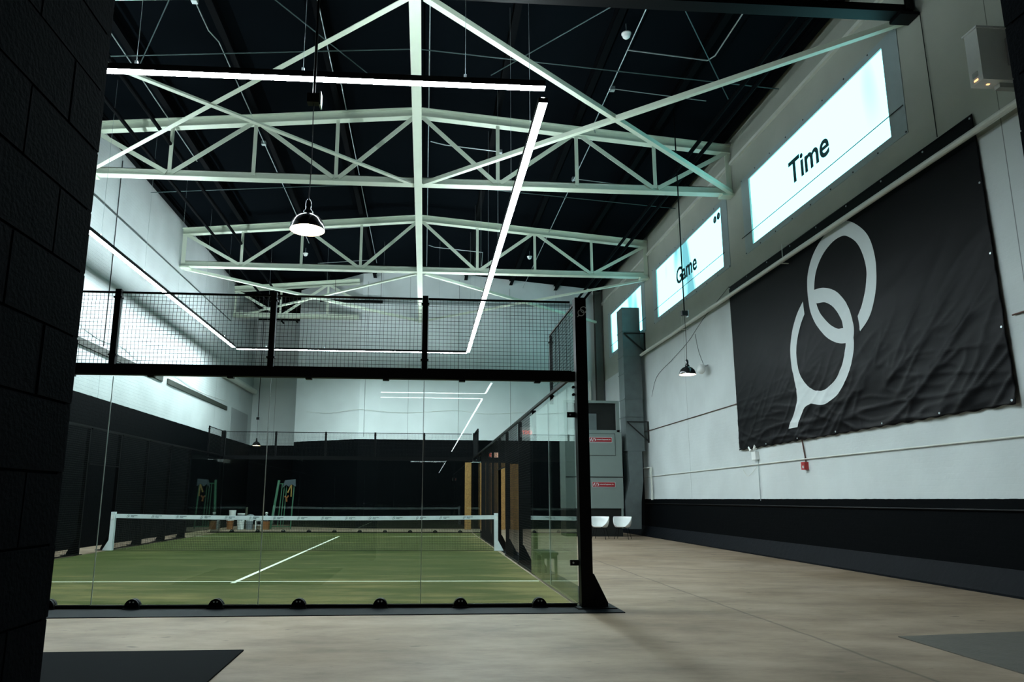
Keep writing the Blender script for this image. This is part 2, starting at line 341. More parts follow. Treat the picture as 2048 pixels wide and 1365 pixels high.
struct(wr.build('wall_right', wall_mat('painted_brick_right', 1, 1.385, brick=False, seam=6.7, upper=6.95, step=18.35)))
wm = wall_mat('painted_brick_back', 0, 4.1, white=(0.74, 0.79, 0.785), brick=False, seam=3.6)
wb = MB().prism([(4.9, YB), (XR, YB), (XR, YB + .3), (5.0, YB + .3)], 0, 12.6, 2)
wb.prism([(1.55, 26.55), (4.9, YB), (5.0, YB + .3), (1.75, 26.8)], 0, 12.6, 2)
wb.prism([(1.55, 26.55), (1.75, 26.8), (1.75, 29.4), (1.45, 29.1)], 0, 12.6, 2)
wb.prism([(XL, 29.1), (1.45, 29.1), (1.45, 29.4), (XL, 29.4)], 0, 12.6, 2)
struct(wb.build('wall_back', wm))

# front wall of black concrete block with the wide opening the camera looks through
JL, JR, HEAD = 6.94, 10.14, 4.6
def blocks(mb, x0, x1, jamb, side):
    """courses of block round one pier: jamb face plus the two wall faces near the jamb"""
    row, ln = 0.207, 0.4
    k = 0; z = -0.04
    while z < HEAD - 0.02:
        za, zb = max(0, z + 0.004), z + row - 0.004
        off = 0.0 if k % 2 else -0.2
        y = YF
        edges = [YF] + [YF - (off + ln * i) for i in range(1, 4) if 0.05 < (off + ln * i) < 0.66] + [YF - 0.7]
        for a, b in zip(edges[:-1], edges[1:]):
            j = random.uniform(-0.0015, 0.0015)
            if side < 0: mb.box(jamb - 0.12, jamb + j, b + 0.005, a - 0.005 if a != YF else a, za, zb)
            else: mb.box(jamb + j, jamb + 0.12, b + 0.005, a - 0.005 if a != YF else a, za, zb)
        z += row; k += 1
wf = MB().box(XL, XR, YF - 0.69, YF - 0.01, HEAD, 12.5)
for xa, xb, e in ((XL, JL, -1), (JR, XR, 1)):
    wf.box(xa if e < 0 else xa + .006, xb - .006 if e < 0 else xb, YF - 0.69, YF - 0.03, 0, HEAD)
    wf.box(xa if e < 0 else xa + .0015, xb - .0015 if e < 0 else xb, YF - 0.03, YF - 0.003, 0, HEAD)
blocks(wf, XL, JL, JL, -1); blocks(wf, JR, XR, JR, 1)
struct(wf.build('wall_front', 'block'))

# sloped black footing along the right wall, ledges and dark wall strips
struct(MB().prism([(16.40, 0), (16.40, 0.035), (16.595, 0.375), (16.6, 0.375), (16.6, 0)], YF, YB, 1).build('baseboard_right', 'coving'))
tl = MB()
for ya, yb in ((4.0, 15.9), (16.4, 24.2)): tl.box(XL, XL + 0.05, ya, yb, 5.34, 5.53)  # dark strips painting the shade under the left wall ledge
struct(tl.build('trim_1', mat('dark_olive_ledge_shade', (0.024, 0.030, 0.022), 0.6)))
struct(MB().box(XL, XL + 0.03, YF, 23.9, 9.53, 9.57).build('trim_2', mat('dark_grey_wall_line', (0.06, 0.07, 0.07), 0.6)))  # thin dark grey strip high along the left wall
struct(MB().box(5.0, 15.6, YB - 0.1, YB, 10.68, 10.84).build('trim_3', mat('grey_ledge', (0.30, 0.34, 0.34), 0.6)))
struct(MB().box(16.52, 16.6, YF, YB, 10.72, 10.80).build('trim_4', 'white_pipe'))
struct(MB().box(XL, XL + 0.03, 25.0, 28.2, 4.1, 5.6).build('window_4', 'shutter'))
struct(MB().box(XL + .06, 1.35, 29.02, 29.1, 10.9, 11.95).build('window_5', 'purlin'))

# ------------------------------------------------------------------ roof steel
PX = [-0.95, 1.02, 3.25, 5.47, 7.7, 9.92, 12.15, 14.37, 16.35]
for i, x in enumerate(PX):
    zt = deck(x) - .02
    mb = MB()
    mb.ibeam((x, YF, zt - 0.125), (x, YB if x > 1.4 else 29.0, zt - 0.125), 0.16, 0.24, 0.02)
    tag(mb.build('purlin', 'purlin'), 'black steel purlin lengthways under the dark roof, %s from the white left wall' % ORD[i], 'roof beam', 'roof purlins')

def truss(y, m, label):
    t = thing('roof_truss', label, 'roof truss', (7.7, y, 9.85), 'roof trusses')
    X = [-1.19 + 2.2225 * k for k in range(9)]
    zt = lambda x: 11.20 + 0.80 * (1 - abs(x - 7.7) / 8.9)           # centre line of top chord
    zb = 9.93
    mb = MB().box(X[0], X[8], y - 0.13, y + 0.13, zb - 0.1, zb - 0.08); mb.box(X[0], X[8], y - 0.012, y + 0.012, zb - 0.08, zb + 0.14)
    mb.box(X[0], X[8], y - 0.012, y + 0.13, zb + 0.12, zb + 0.14)
    mb.build('bottom_chord', m, t)
    mb = MB()
    for a, b in ((X[0], 7.7), (7.7, X[8])): mb.ibeam((a, y, zt(a)), (b, y, zt(b)), 0.22, 0.26, 0.022)
    mb.build('top_chord', m, t)
    for k in range(9):
        w = 0.16 if k in (0, 8) else (0.13 if k == 4 else 0.1)
        xx = X[k] + (0.09 if k == 0 else -0.09 if k == 8 else 0)
        mb = MB().box(xx - w / 2, xx + w / 2, y - 0.06, y - 0.045, zb + 0.02, zt(xx) - 0.06); mb.box(xx - 0.008, xx + 0.008, y - 0.045, y + 0.06, zb + 0.02, zt(xx) - 0.1)
        mb.build('vertical', m, t)
    for k in range(8):
        if k % 2 == 0: p, q = (X[k] + (.12 if k == 0 else 0.06), zt(X[k]) - 0.1), (X[k + 1] - 0.07, zb + 0.02)
        else: p, q = (X[k] + 0.07, zb + 0.02), (X[k + 1] - (.12 if k == 7 else 0.06), zt(X[k + 1]) - 0.1)
        mb = MB(); up = Vector((-(q[1] - p[1]), 0, q[0] - p[0])).normalized()
        mb.bar((p[0], y - 0.065, p[1]), (q[0], y - 0.065, q[1]), 0.014, 0.12, up); mb.bar((p[0] + up.x * .05, y - 0.01, p[1] + up.z * .05), (q[0] + up.x * .05, y - 0.01, q[1] + up.z * .05), 0.1, 0.014, up)
        mb.build('diagonal', m, t)
    for x in (X[0], X[8]):
        s = 1 if x < 7 else -1
        MB().box(min(x, x + s * 0.35), max(x, x + s * 0.35), y - 0.15, y + 0.15, zb - 0.16, zb - 0.1).build('bearing_plate', m, t)
    return t
truss(1.47, 'black_steel', 'black roof truss overhead, nearest the camera, at the top edge of the view')
truss(9.08, 'white_steel', 'cream white roof truss above the net, the larger and nearer of the pale trusses')
truss(16.77, 'white_steel', 'cream white roof truss behind the hanging dome lamp, the middle of the three pale trusses')
# the last truss dies into the angled far wall, so only its left bays stand free
t3 = thing('roof_truss', 'short visible end of the farthest cream white truss, running into the far wall at left', 'roof truss', (1.5, 24.3, 9.85), 'roof trusses')
y = 24.25
mb = MB().box(-1.19, 4.75, y - .13, y + .13, 9.83, 9.85); mb.box(-1.19, 4.75, y - .012, y + .012, 9.85, 10.07); mb.build('bottom_chord', 'white_steel', t3)
zt3 = lambda x: 11.20 + 0.80 * (1 - abs(x - 7.7) / 8.9)
MB().ibeam((-1.19, y, zt3(-1.19)), (4.75, y, zt3(4.75)), .22, .26, .022).build('top_chord', 'white_steel', t3)
for xx in (-1.1, 1.03, 3.25):
    MB().box(xx - .05, xx + .05, y - .06, y - .045, 9.95, zt3(xx) - .06).build('vertical', 'white_steel', t3)
for p, q in (((-1.05, 11.1), (0.96, 9.95)), ((1.1, 9.95), (3.2, 11.5)), ((3.3, 11.5), (4.7, 10.7))):
    up = Vector((-(q[1] - p[1]), 0, q[0] - p[0])).normalized()
    MB().bar((p[0], y - .065, p[1]), (q[0], y - .065, q[1]), .02, .12, up).build('diagonal', 'white_steel', t3)

mb = MB().box(7.62, 7.83, YF, YB - 0.01, 9.78, 9.795); mb.box(7.72, 7.735, YF, YB - 0.01, 9.795, 9.83)
tag(mb.build('tie_beam', 'white_steel'), 'long cream white tie beam running lengthways under the middle of the trusses', 'beam')
def brace(p, q, label):
    mb = MB(); p, q = Vector(p), Vector(q)
    mb.bar(p, q, 0.11, 0.012); r = (q - p).normalized().cross(Vector((0, 0, 1)))
    mb.bar(p + r * .05 + Vector((0, 0, .05)), q + r * .05 + Vector((0, 0, .05)), 0.012, 0.1)
    tag(mb.build('wind_brace', 'white_steel'), label, 'brace', 'flat diagonal braces between the trusses')
zb = 9.79
brace((7.55, 8.95, zb), (-1.1, 1.6, zb), 'cream diagonal brace from the nearer pale truss centre to the upper left')
brace((7.9, 8.95, zb), (16.5, 1.6, zb), 'cream diagonal brace from the nearer pale truss centre to above the Time window')
brace((7.6, 1.6, zb + .03), (-1.1, 8.95, zb + .03), 'cream diagonal brace from the tie beam to the left end of the nearer pale truss')
brace((7.9, 1.6, zb + .03), (16.5, 8.95, zb + .03), 'cream diagonal brace from the tie beam to the right end of the nearer pale truss')
brace((7.6, 16.9, zb), (-1.1, 24.1, zb), 'cream diagonal brace from the middle pale truss centre to the far left corner')
brace((7.9, 16.9, zb), (16.5, 24.1, zb), 'cream diagonal brace from the middle pale truss centre to the far right corner')
brace((-1.1, 16.9, zb - .03), (7.55, 24.1, zb - .03), 'cream diagonal brace from the middle pale truss left end to the far wall')
brace((16.5, 16.9, zb - .03), (7.9, 24.1, zb - .03), 'cream diagonal brace from the middle pale truss right end to the far wall')

# thin conduits, pipes, detectors under the roof
def strip_points(S, sub):
    out = []; n = len(S)
    for i in range(n - 1):
        p0, p1, p2, p3 = S[max(i - 1, 0)], S[i], S[i + 1], S[min(i + 2, n - 1)]
        for k in range(sub + (1 if i == n - 2 else 0)):
            t = k / sub
            out.append(tuple(.5 * ((2 * b) + (-a + c) * t + (2 * a - 5 * b + 4 * c - d) * t * t + (-a + 3 * b - 3 * c + d) * t ** 3) for a, b, c, d in zip(p0, p1, p2, p3)))
    return out
def pipe(pts, r, m, name, label, cat, group=None, n=8):
    if 'cable' in name and len(pts) > 2: pts = strip_points([tuple(p) for p in pts], 6)
    return tag(MB().tube(pts, r, n).build(name, m), label, cat, group)
def under(x, d=0.315): return deck(x) - d
CG = 'thin conduits under the roof'
pipe([(12.6, YF, under(12.6)), (12.6, 8.8, under(12.6)), (12.72, 9.1, under(12.6) - .1), (12.72, 24.2, under(12.6) - .1)], 0.0130, 'galv', 'conduit', 'thin bright conduit lengthways under the roof, nearest the right wall', 'conduit', CG)
pipe([(7.98, YF, under(8)), (7.98, 23.9, under(8))], 0.0144, 'galv', 'conduit', 'thin bright conduit running just right of the central tie beam', 'conduit', CG)
pipe([(5.55, -2, under(5.5)), (5.55, 7.4, under(5.5)), (5.7, 7.7, under(5.5)), (5.7, 22, under(5.5))], 0.0130, 'galv', 'conduit', 'thin bright conduit behind the hanging dome lamp cord', 'conduit', CG)
pipe([(3.0, -1, under(3)), (3.0, 5.4, under(3)), (3.12, 5.8, under(3)), (3.12, 19, under(3))], 0.0130, 'galv', 'conduit', 'thin bright conduit, second from the white left wall', 'conduit', CG)
pipe([(0.9, 2, under(.9)), (0.9, 11.5, under(.9))], 0.0130, 'galv', 'conduit', 'thin bright conduit nearest the white left wall', 'conduit', CG)
pipe([(0.0, 4.4, under(1.2)), (5.5, 4.4, under(5.5) - .05)], 0.0115, 'galv', 'conduit', 'thin bright cross conduit above the front light bar at left', 'conduit', CG)
pipe([(8.05, 10.9, under(8)), (8.5, 11.0, under(8.5)), (10.2, 11.0, under(10.2))], 0.0158, 'galv', 'conduit', 'short bright cross conduit right of the tie beam, behind the nearer pale truss', 'conduit', CG)
pipe([(8.05, 20.0, under(8)), (8.3, 20.1, under(8.5)), (10.4, 20.1, under(10.4)), (10.5, 21.9, under(10.5))], 0.0158, 'galv', 'conduit', 'short bright bent conduit right of the tie beam, behind the middle pale truss', 'conduit', CG)
pipe([(12.6, 5.4, under(12.6)), (14.5, 5.4, under(14.5)), (14.6, 5.2, under(14.6)), (14.6, YF, under(14.6))], 0.0158, 'galv', 'conduit', 'bright bent conduit at upper right beside the white smoke detector', 'conduit', CG)
pipe([(12.66, 7.0, under(12.6)), (15.1, 7.0, under(15.1))], 0.0115, 'galv', 'conduit', 'thin bright cross conduit crossing behind the upper right brace', 'conduit', CG)
pipe([(12.75, 12.2, under(12.7)), (15.3, 12.2, under(15.3))], 0.014, 'galv', 'conduit', 'thin cross conduit at right between the two nearer pale trusses', 'conduit', CG)
pipe([(2.7, 17.6, under(2.7)), (5.7, 17.6, under(5.7))], 0.0115, 'galv', 'conduit', 'thin cross conduit at left behind the middle pale truss', 'conduit', CG)
pipe([(3.1, 21.6, under(3.1)), (5.6, 21.6, under(5.6))], 0.0115, 'galv', 'conduit', 'thin cross conduit at left above the farthest truss', 'conduit', CG)
for x, y, lab in ((5.55, 4.4, 'small pale junction box at the cross conduit above the front light bar'), (3.0, 4.4, 'small pale junction box on the second conduit from left'), (10.2, 11.0, 'small pale junction box ending the short cross conduit by the tie beam'), (12.66, 7.0, 'small pale junction box on the right conduit above the right light bar'), (12.75, 12.2, 'small pale junction box on the right conduit between two trusses'), (3.1, 10.6, 'small white junction box inside the left bay of the nearer truss')):
    tag(MB().box(x - .06, x + .06, y - .06, y + .06, under(x) - .05, under(x) + .05).build('junction_box', 'galv'), lab, 'junction box', 'junction boxes under the roof')
DG = 'dark pipes under the roof'
for x, z, r, lab in ((15.16, 10.72, .055, 'black pipe under the roof along the right wall, inner of the two'), (15.47, 10.72, .055, 'black pipe under the roof along the right wall, outer of the two'),
                     (0.25, 10.72, .05, 'black pipe under the roof along the left wall, outer of the two'), (1.0, 10.78, .05, 'black pipe under the roof along the left wall, inner of the two')):
    pipe([(x, YF, z), (x, YB - .02 if x > 2 else 28.9, z)], r, 'purlin', 'pipe', lab, 'pipe', DG)
SG = 'dark sprinkler lines under the roof'
M['dark_line'] = mat('dark_green_grey_pipe', (0.05, 0.085, 0.085), 0.45, 0.3, var=0.2)
for i, (yy, lab) in enumerate(((-1.5, 'nearest the camera'), (3.2, 'above the front light bar'), (5.8, 'just before the nearer pale truss'), (13.0, 'between the two pale trusses'))):
    pipe([(-1.0, yy, 11.1), (7.7, yy, 11.75), (16.4, yy, 11.1)], 0.014, 'dark_line', 'sprinkler_pipe', 'thin dark pipe across the hall under the roof, ' + lab, 'pipe', SG)
for i, (a, b, lab) in enumerate((((1.0, -2, 11.2), (6.5, 6.5, 11.5), 'at upper left, falling to the right'), ((6.5, -2, 11.6), (1.0, 6.5, 11.2), 'at upper left, falling to the left'),
                                 ((9.2, -2, 11.6), (15.5, 6.5, 11.1), 'at upper right, falling to the right'), ((16.0, -2, 11.0), (9.5, 6.5, 11.6), 'at upper right, falling to the left'))):
    pipe([a, b], 0.012, 'dark_line', 'tie_rod', 'thin dark roof tie rod ' + lab, 'rod', 'crossed tie rods under the roof')
for x, y, lab in ((12.44, 4.93, 'round white smoke detector under the roof at upper right'), (2.75, 20.4, 'round cream smoke detector seen through the middle truss at left'), (12.45, 20.1, 'round cream smoke detector seen through the middle truss at right')):
    zz = deck(x) - .3
    t = thing('smoke_detector', lab, 'smoke detector', (x, y, zz), 'smoke detectors')
    MB().lathe([(0, -.07), (.05, -.065), (.085, -.03), (.085, 0.02), (.11, .03), (.11, .06), (0, .06)], (x, y, zz), 16).build('housing', 'white_plastic', t, smooth=True)
    MB().tube([(x, y, zz + .06), (x, y, deck(x))], .012).build('stem', 'galv', t)

# ------------------------------------------------------------------ linear lights: a 10 x 20 m rectangle
def led_bar(p, q, label, n):
    p, q = Vector(p), Vector(q); d = (q - p).normalized(); L = (q - p).length
    t = thing('linear_light', label, 'light fixture', (p + q) / 2, 'suspended light bars over the court')
    up = Vector((0, 0, .045))
    MB().bar(p, q, .15, .09).build('housing', 'black_plastic', t)
    dn = Vector((0, 0, .0445))
    MB().bar(p - dn, q - dn, .13, .0022).build('diffuser', 'led', t)
    MB().bar(p + dn, q + dn, .06, .0022).build('uplight_diffuser', 'led', t)
    for k in range(n):
        c = p + d * (L * (k + .5) / n)
        MB().tube([c + up, (c.x, c.y, deck(c.x) - (.27 if any(abs(c.x - px) < .12 for px in PX) else .01))], .004, 5).build('suspension_cable', 'galv', t)
        MB().box(c.x - .02, c.x + .02, c.y - .02, c.y + .02, c.z + .05, c.z + .13).build('hanger_clip', 'galv', t)
ZL = 7.48
led_bar((0.12, .36, ZL), (9.74, .36, ZL), 'long white light bar across the near end of the court', 4)
led_bar((9.78, .75, ZL), (9.78, 20.05, ZL), 'long white light bar along the right side of the court', 7)
led_bar((0.16, 20.2, ZL), (9.74, 20.2, ZL), 'long white light bar across the far end of the court', 4)
led_bar((0.12, .75, ZL), (0.12, 19.85, ZL), 'long white light bar along the left side of the court', 7)

def strip(p, q, label):
    p, q = Vector(p), Vector(q); t = thing('ceiling_strip_light', label, 'light fixture', (p + q) / 2, 'strip lights of the lounge behind the opening')
    MB().bar(p + Vector((0, 0, .03)), q + Vector((0, 0, .03)), .08, .06).build('housing', 'black_plastic', t)
    MB().bar(p - Vector((0, 0, .006)), q - Vector((0, 0, .006)), .05, .012).build('diffuser', 'led_low', t)
M['led_low'] = emis('strip_diffuser', (0.90, 0.97, 1.0), 15.0)
struct(MB().box(XL, XR, -40, YF - .7, 4.6, 4.8).build('ceiling_lounge', 'roof'))
struct(MB().box(XL - .3, XL, -40, YF - .7, 0, 4.8).build('wall_lounge_left', 'block')); struct(MB().box(XR, XR + .3, -40, YF - .7, 0, 4.8).build('wall_lounge_right', 'block')); struct(MB().box(XL, XR, -40.3, -40, 0, 4.8).build('wall_lounge_back', 'block'))
strip((9.85, -9.9, 4.53), (9.85, -12.1, 4.53), 'short strip light in the lounge, seen only as a slanting reflection in the glass')
strip((4.0, -12.2, 4.53), (9.85, -12.2, 4.53), 'cross strip light in the lounge, reflected as the upper of two level lines')
strip((4.0, -13.3, 4.53), (9.85, -13.3, 4.53), 'cross strip light in the lounge, reflected as the lower of two level lines')
strip((9.85, -13.4, 4.53), (9.85, -39, 4.53), 'long strip light in the lounge, reflected as a line running down the glass')

# ------------------------------------------------------------------ dome pendants
def pendant(x, y, z, zbox, label):
    t = thing('pendant_lamp', label, 'pendant lamp', (x, y, z), 'black dome pendant lamps')
    c = (x, y, z)
    MB().lathe([(.208, 0), (.208, .012), (.2, .06), (.175, .12), (.13, .17), (.07, .2), (.055, .215)], c, 40).build('shade', 'lamp_black', t, smooth=True)
    MB().lathe([(.204, .001), (.195, .06), (.17, .117), (.127, .166), (.07, .195), (0, .2)], c, 40).build('shade_lining', 'enamel_white', t, smooth=True)
    MB().lathe([(.055, .21), (.06, .235), (.05, .25), (.035, .27), (.04, .31), (.036, .36), (.02, .385), (.008, .4)], c, 20).build('socket_cap', 'lamp_black', t, smooth=True)
    MB().lathe([(0, .015), (.045, .03), (.065, .07), (.05, .115), (.025, .15), (.02, .19)], c, 20).build('bulb', 'bulb', t, smooth=True)
    MB().tube([(x, y, z + .39), (x + .012, y, (z + zbox) / 2), (x, y, zbox - .05)], .006, 6).build('cord', 'cable', t)
    bx = MB().box(x - .075, x + .075, y - .05, y + .05, zbox - .06, zbox + .06).build('ceiling_box', 'black_plastic', t)
    MB().box(x + .076, x + .095, y - .06, y + .06, zbox - .1, zbox + .08).build('box_cover', 'galv', t)
    MB().tube([(x, y, zbox + .05), (x, y, deck(x) - .02)], .018, 8).build('drop_rod', 'black_steel', t)
pendant(6.585, -1.2, 4.475, 6.18, 'large black dome lamp hanging nearest the camera, with a glowing white inside')
pendant(14.615, 8.0, 4.46, 6.06, 'black dome lamp hanging on a long cord in front of the right wall')
pendant(-0.6, 28.0, 4.0, 5.4, 'tiny black dome lamp hanging in the far left recess beyond the court')

# ------------------------------------------------------------------ court
turf = thing('court_turf', 'green sand-filled turf of the padel court', 'turf', (5, 10, 0))
MB().box(0.03, 9.97, 0.03, 19.97, 0.001, 0.012).build('turf_pile', 'turf', turf)
for y0 in (2.86, 17.0): MB().box(0.05, 9.95, y0 - .025, y0 + .025, 0.012, 0.015).build('service_line', 'line', turf)
MB().box(4.975, 5.045, 2.66, 17.2, 0.012, 0.015).build('centre_line', 'line', turf)

mat_pts = [(-0.6, -0.80), (10.47, -0.466), (10.45, 20.5), (10.08, 20.5), (10.08, -0.03), (-0.6, -0.03)]
tag(MB().prism(mat_pts, 0.0, 0.01, 2).build('base_mat', 'rubber'), 'black rubber strip on the floor around the foot of the court walls', 'mat')

PN = 'court fence posts'
def glass(x0, x1, y0, y1, z0, z1, label):
    return tag(MB().box(x0, x1, y0, y1, z0, z1).build('glass_screen', 'glass'), label, 'glass panel', 'tempered glass panels of the court')
def wires(mb, a, b, z0, z1, off, axis, r=.002):
    """welded mesh in a vertical plane; axis 0 runs along x at y=off, axis 1 along y at x=off"""
    n = int(round((b - a) / .05)); m = int(round((z1 - z0) / .05))
    for i in range(n + 1):
        u = a + (b - a) * i / n
        if axis == 0: mb.box(u - r, u + r, off - r, off + r, z0, z1)
        else: mb.box(off - r, off + r, u - r, u + r, z0, z1)
    for j in range(m + 1):
        z = z0 + (z1 - z0) * j / m
        if axis == 0: mb.box(a, b, off + r, off + 3 * r, z - r, z + r)
        else: mb.box(off + r, off + 3 * r, a, b, z - r, z + r)
def mesh_panel(a, b, z0, z1, off, axis, label):
    c = ((a + b) / 2, off, z0) if axis == 0 else (off, (a + b) / 2, z0)
    t = thing('mesh_panel', label, 'mesh panel', c, 'welded mesh panels of the court')
    mb = MB(); wires(mb, a + .045, b - .045, z0 + .012, z1 - .012, off, axis); mb.build('wire_mesh', 'wire', t)
    mb = MB()
    for z in (z0 + .006, z1 - .012):
        if axis == 0: mb.box(a + .04, b - .04, off - .012, off + .012, z - .012, z + .012)
        else: mb.box(off - .012, off + .012, a + .04, b - .04, z - .012, z + .012)
    mb.build('edge_rail', 'black_steel', t)
def post(x, y, z0, z1, w, d, label, gusset=0, cat='post'):
    """gusset: +1/-1 adds a flared foot plate towards that x side"""
    t = thing('fence_post', label, cat, (x, y, z0), PN)
    MB().box(x - w / 2, x + w / 2, y - d / 2, y + d / 2, z0, z1).build('shaft', 'black_steel', t)
    if gusset:
        a = x + gusset * w / 2
        MB().prism([(a, 0.012), (a + gusset * .20, 0.012), (a + gusset * .20, .06), (a + gusset * .02, .40), (a, .40)], y - .012, y + .012, 1).build('gusset', 'black_steel', t)
        MB().box(x - w / 2 - .015, x + w / 2 + .015, y - .14, y + .14, 0.010, 0.022).box(min(x, x + gusset * .32), max(x, x + gusset * .32), y - .14, y + .14, 0.010, 0.022).build('base_plate', 'black_steel', t)
    else:
        MB().box(x - w / 2 - .015, x + w / 2 + .015, y - d / 2 - .01, y + d / 2 + .01, z1 - .12, z1 - .10).box(x - w / 2 - .015, x + w / 2 + .015, y - d / 2 - .01, y + d / 2 + .01, z0 + .12, z0 + .14).build('clamp', 'black_steel', t)
    return t

# end walls of glass
for e, (yc, nm) in enumerate(((0.0, 'near'), (20.0, 'far'))):
    for i in range(5):
        x0, x1 = 2 * i + .006, 2 * i + 1.994
        who = '%s from the right corner' % ORD[4 - i]
        gp = glass(x0, x1, yc - .006, yc + .006, .03, 2.885, 'clear glass panel of the %s end wall of the court, %s' % (nm, who))
        if i < 4 and e == 0: MB().box(x1 + .002, x1 + .010, yc - .006, yc + .006, .05, 2.88).build('edge_glint_strip', 'glint', gp)  # pale strip added for the light caught on the pane edges
        if e == 0: MB().box(x0, x1, yc - .0085, yc - .0062, .047, .056).build('bottom_glint_strip', 'glint', gp)  # pale strip painting the highlight line along the glass foot
        mesh_panel(2 * i, 2 * i + 2, 3.02, 4.0, yc - .05 if e == 0 else yc + .05, 0, 'square wire mesh panel above the glass of the %s end wall, %s from the right' % (nm, ORD[4 - i]))
    yo = -.075 if e == 0 else 20.075
    mb = MB().box(-.05, 10.0, yo - .05, yo + .05, 2.885, 3.015)
    t = tag(mb.build('cross_beam', 'black_steel'), 'thick black beam along the top of the %s glass wall' % nm, 'beam')
    mb = MB()
    for i in range(10): mb.box(i + .46, i + .54, yo - .02, yo + .06 if e == 0 else yo + .02, 2.865, 2.885)
    mb.build('glass_clip', 'black_steel', t)
    for i in range(1, 5):
        post(2 * i, yo, 3.015, 4.02, .075, .06, 'short black post standing on the %s beam, %s from the right corner' % (nm, ORD[4 - i]))
    # half-round floor clamps
    cl = None
    for i in range(10):
        x = i + .5
        lab = 'black half-round clamp at the foot of the %s glass wall, %s from the right corner' % (nm, ORD[9 - i])
        if cl is None:
            cl = thing('floor_clamp', lab, 'clamp', (x, yc, 0.0), 'half-round clamps at the foot of the glass')
            pts = [(x + .09 * math.cos(a * PI / 16), .02 + .105 * math.sin(a * PI / 16)) for a in range(17)]
            for s in (-1, 1): MB().prism(pts, yc + s * .008, yc + s * .05, 1).build('clamp_plate', 'black_steel', cl)
            MB().box(x - .1, x + .1, yc - .075, yc + .075, .004, .022).build('foot', 'black_steel', cl)
            mb = MB()
            for dx in (-.02, .02): mb.tube([(x + dx, yc - .056, .09), (x + dx, yc - .049, .09)], .01, 8)
            mb.build('bolt_head', 'galv', cl)
        else: dup(cl, (x, yc, 0.0), lab)
    mb = MB().box(.02, 9.98, yc - .02, yc - .007, .0105, .045).box(.02, 9.98, yc + .007, yc + .02, .012, .045)
    tag(mb.build('glass_channel', 'black_steel'), 'narrow black channel holding the foot of the %s glass wall' % nm, 'channel')

# side walls
YS = [4.0, 6.0, 8.45, 10.25, 12.2, 14.1, 16.0]
for s, (xc, nm) in enumerate(((10.0, 'right'), (0.0, 'left'))):
    o = 1 if s == 0 else -1
    for ya, yb, w in ((0, 2, 'touching the near corner'), (2, 4, 'second from the near corner'), (16, 18, 'second from the far corner'), (18, 20, 'touching the far corner')):
        gp = glass(xc - .006, xc + .006, ya + .012, yb - .006 if yb < 20 else yb - .012, .03, 2.885, 'clear glass panel in the %s side wall of the court, %s' % (nm, w))
        if ya == 0: MB().box(xc - .006, xc + .006, yb - .006, yb + .012, .05, 2.88).build('edge_glint_strip', 'glint', gp)  # pale strip painting the bright glass edge at the side seam
    for ya, yb, w in ((0, 2, 'near'), (18, 20, 'far')):
        mesh_panel(ya, yb, 3.04, 4.0, xc + o * .04, 1, 'raised wire mesh panel above the %s side glass, at the %s corner' % (nm, w))
    post(xc + o * .06, 2.0, 2.86, 3.99, .05, .05, 'short black post at the inner end of the raised %s side mesh, near corner' % nm)
    post(xc + o * .06, 18.0, 2.86, 4.02, .05, .05, 'short black post at the inner end of the raised %s side mesh, far corner' % nm)
    for i in range(6):
        z0 = 2.13 if i == 2 else .03
        lab = 'tall wire mesh panel in the %s side wall, %s from the near end' % (nm, ORD[i]) if i != 2 else 'low header of wire mesh over the player doorway in the %s side wall' % nm
        mesh_panel(YS[i], YS[i + 1], z0, 2.99, xc + o * .03, 1, lab)
    for i, yy in enumerate(YS):
        post(xc + o * .075, yy, 0.012, 3.0, .08, .06, 'black fence post of the %s side wall, %s from the near corner' % (nm, ORD[i + 1]), gusset=o)
    tag(MB().box(xc + o * .03 - .02, xc + o * .03 + .02, .06, 19.94, 2.99, 3.03).build('top_rail', 'black_steel'), 'black rail along the top of the %s side wall' % nm, 'rail')

# corner posts
def corner(x, y, label, gx):
    t = thing('corner_post', label, 'post', (x, y, 0), 'corner posts of the court')
    MB().box(x - .075, x + .075, y - .075, y + .075, .022, 4.03).build('shaft', 'black_steel', t)
    MB().prism([(x + gx * .075, .022), (x + gx * .27, .022), (x + gx * .27, .075), (x + gx * .1, .42), (x + gx * .075, .42)], y - .03, y + .03, 1).build('gusset', 'black_steel', t)
    MB().box(x - .14, x + .14, y - .16, y + .16, .010, .022).box(min(x, x + gx * .36), max(x, x + gx * .36), y - .13, y + .16, .010, .022).build('base_plate', 'black_steel', t)
    return t
cp = corner(10.085, -.075, 'tall black near right corner post with a small white logo near its top', 1)
corner(-.085, -.075, 'tall black corner post at the near left corner of the court', -1)
corner(10.085, 20.075, 'tall black corner post at the far right corner of the court', 1)
corner(-.085, 20.075, 'tall black corner post at the far left corner of the court', -1)
for z in (.55, 2.45):
    b = MB().box(9.90, 10.02, -.03, -.0075, z - .035, z + .035).build('glass_bracket', 'black_steel', cp)
    MB().tube([(9.94, -.034, z), (9.94, -.03, z)], .012, 8).build('bracket_screw', 'galv', b)
for z in (2.72, 2.82):
    MB().tube([(9.99, -.04, z), (9.99, -.008, z)], .02, 10).build('bolt', 'black_steel', cp)

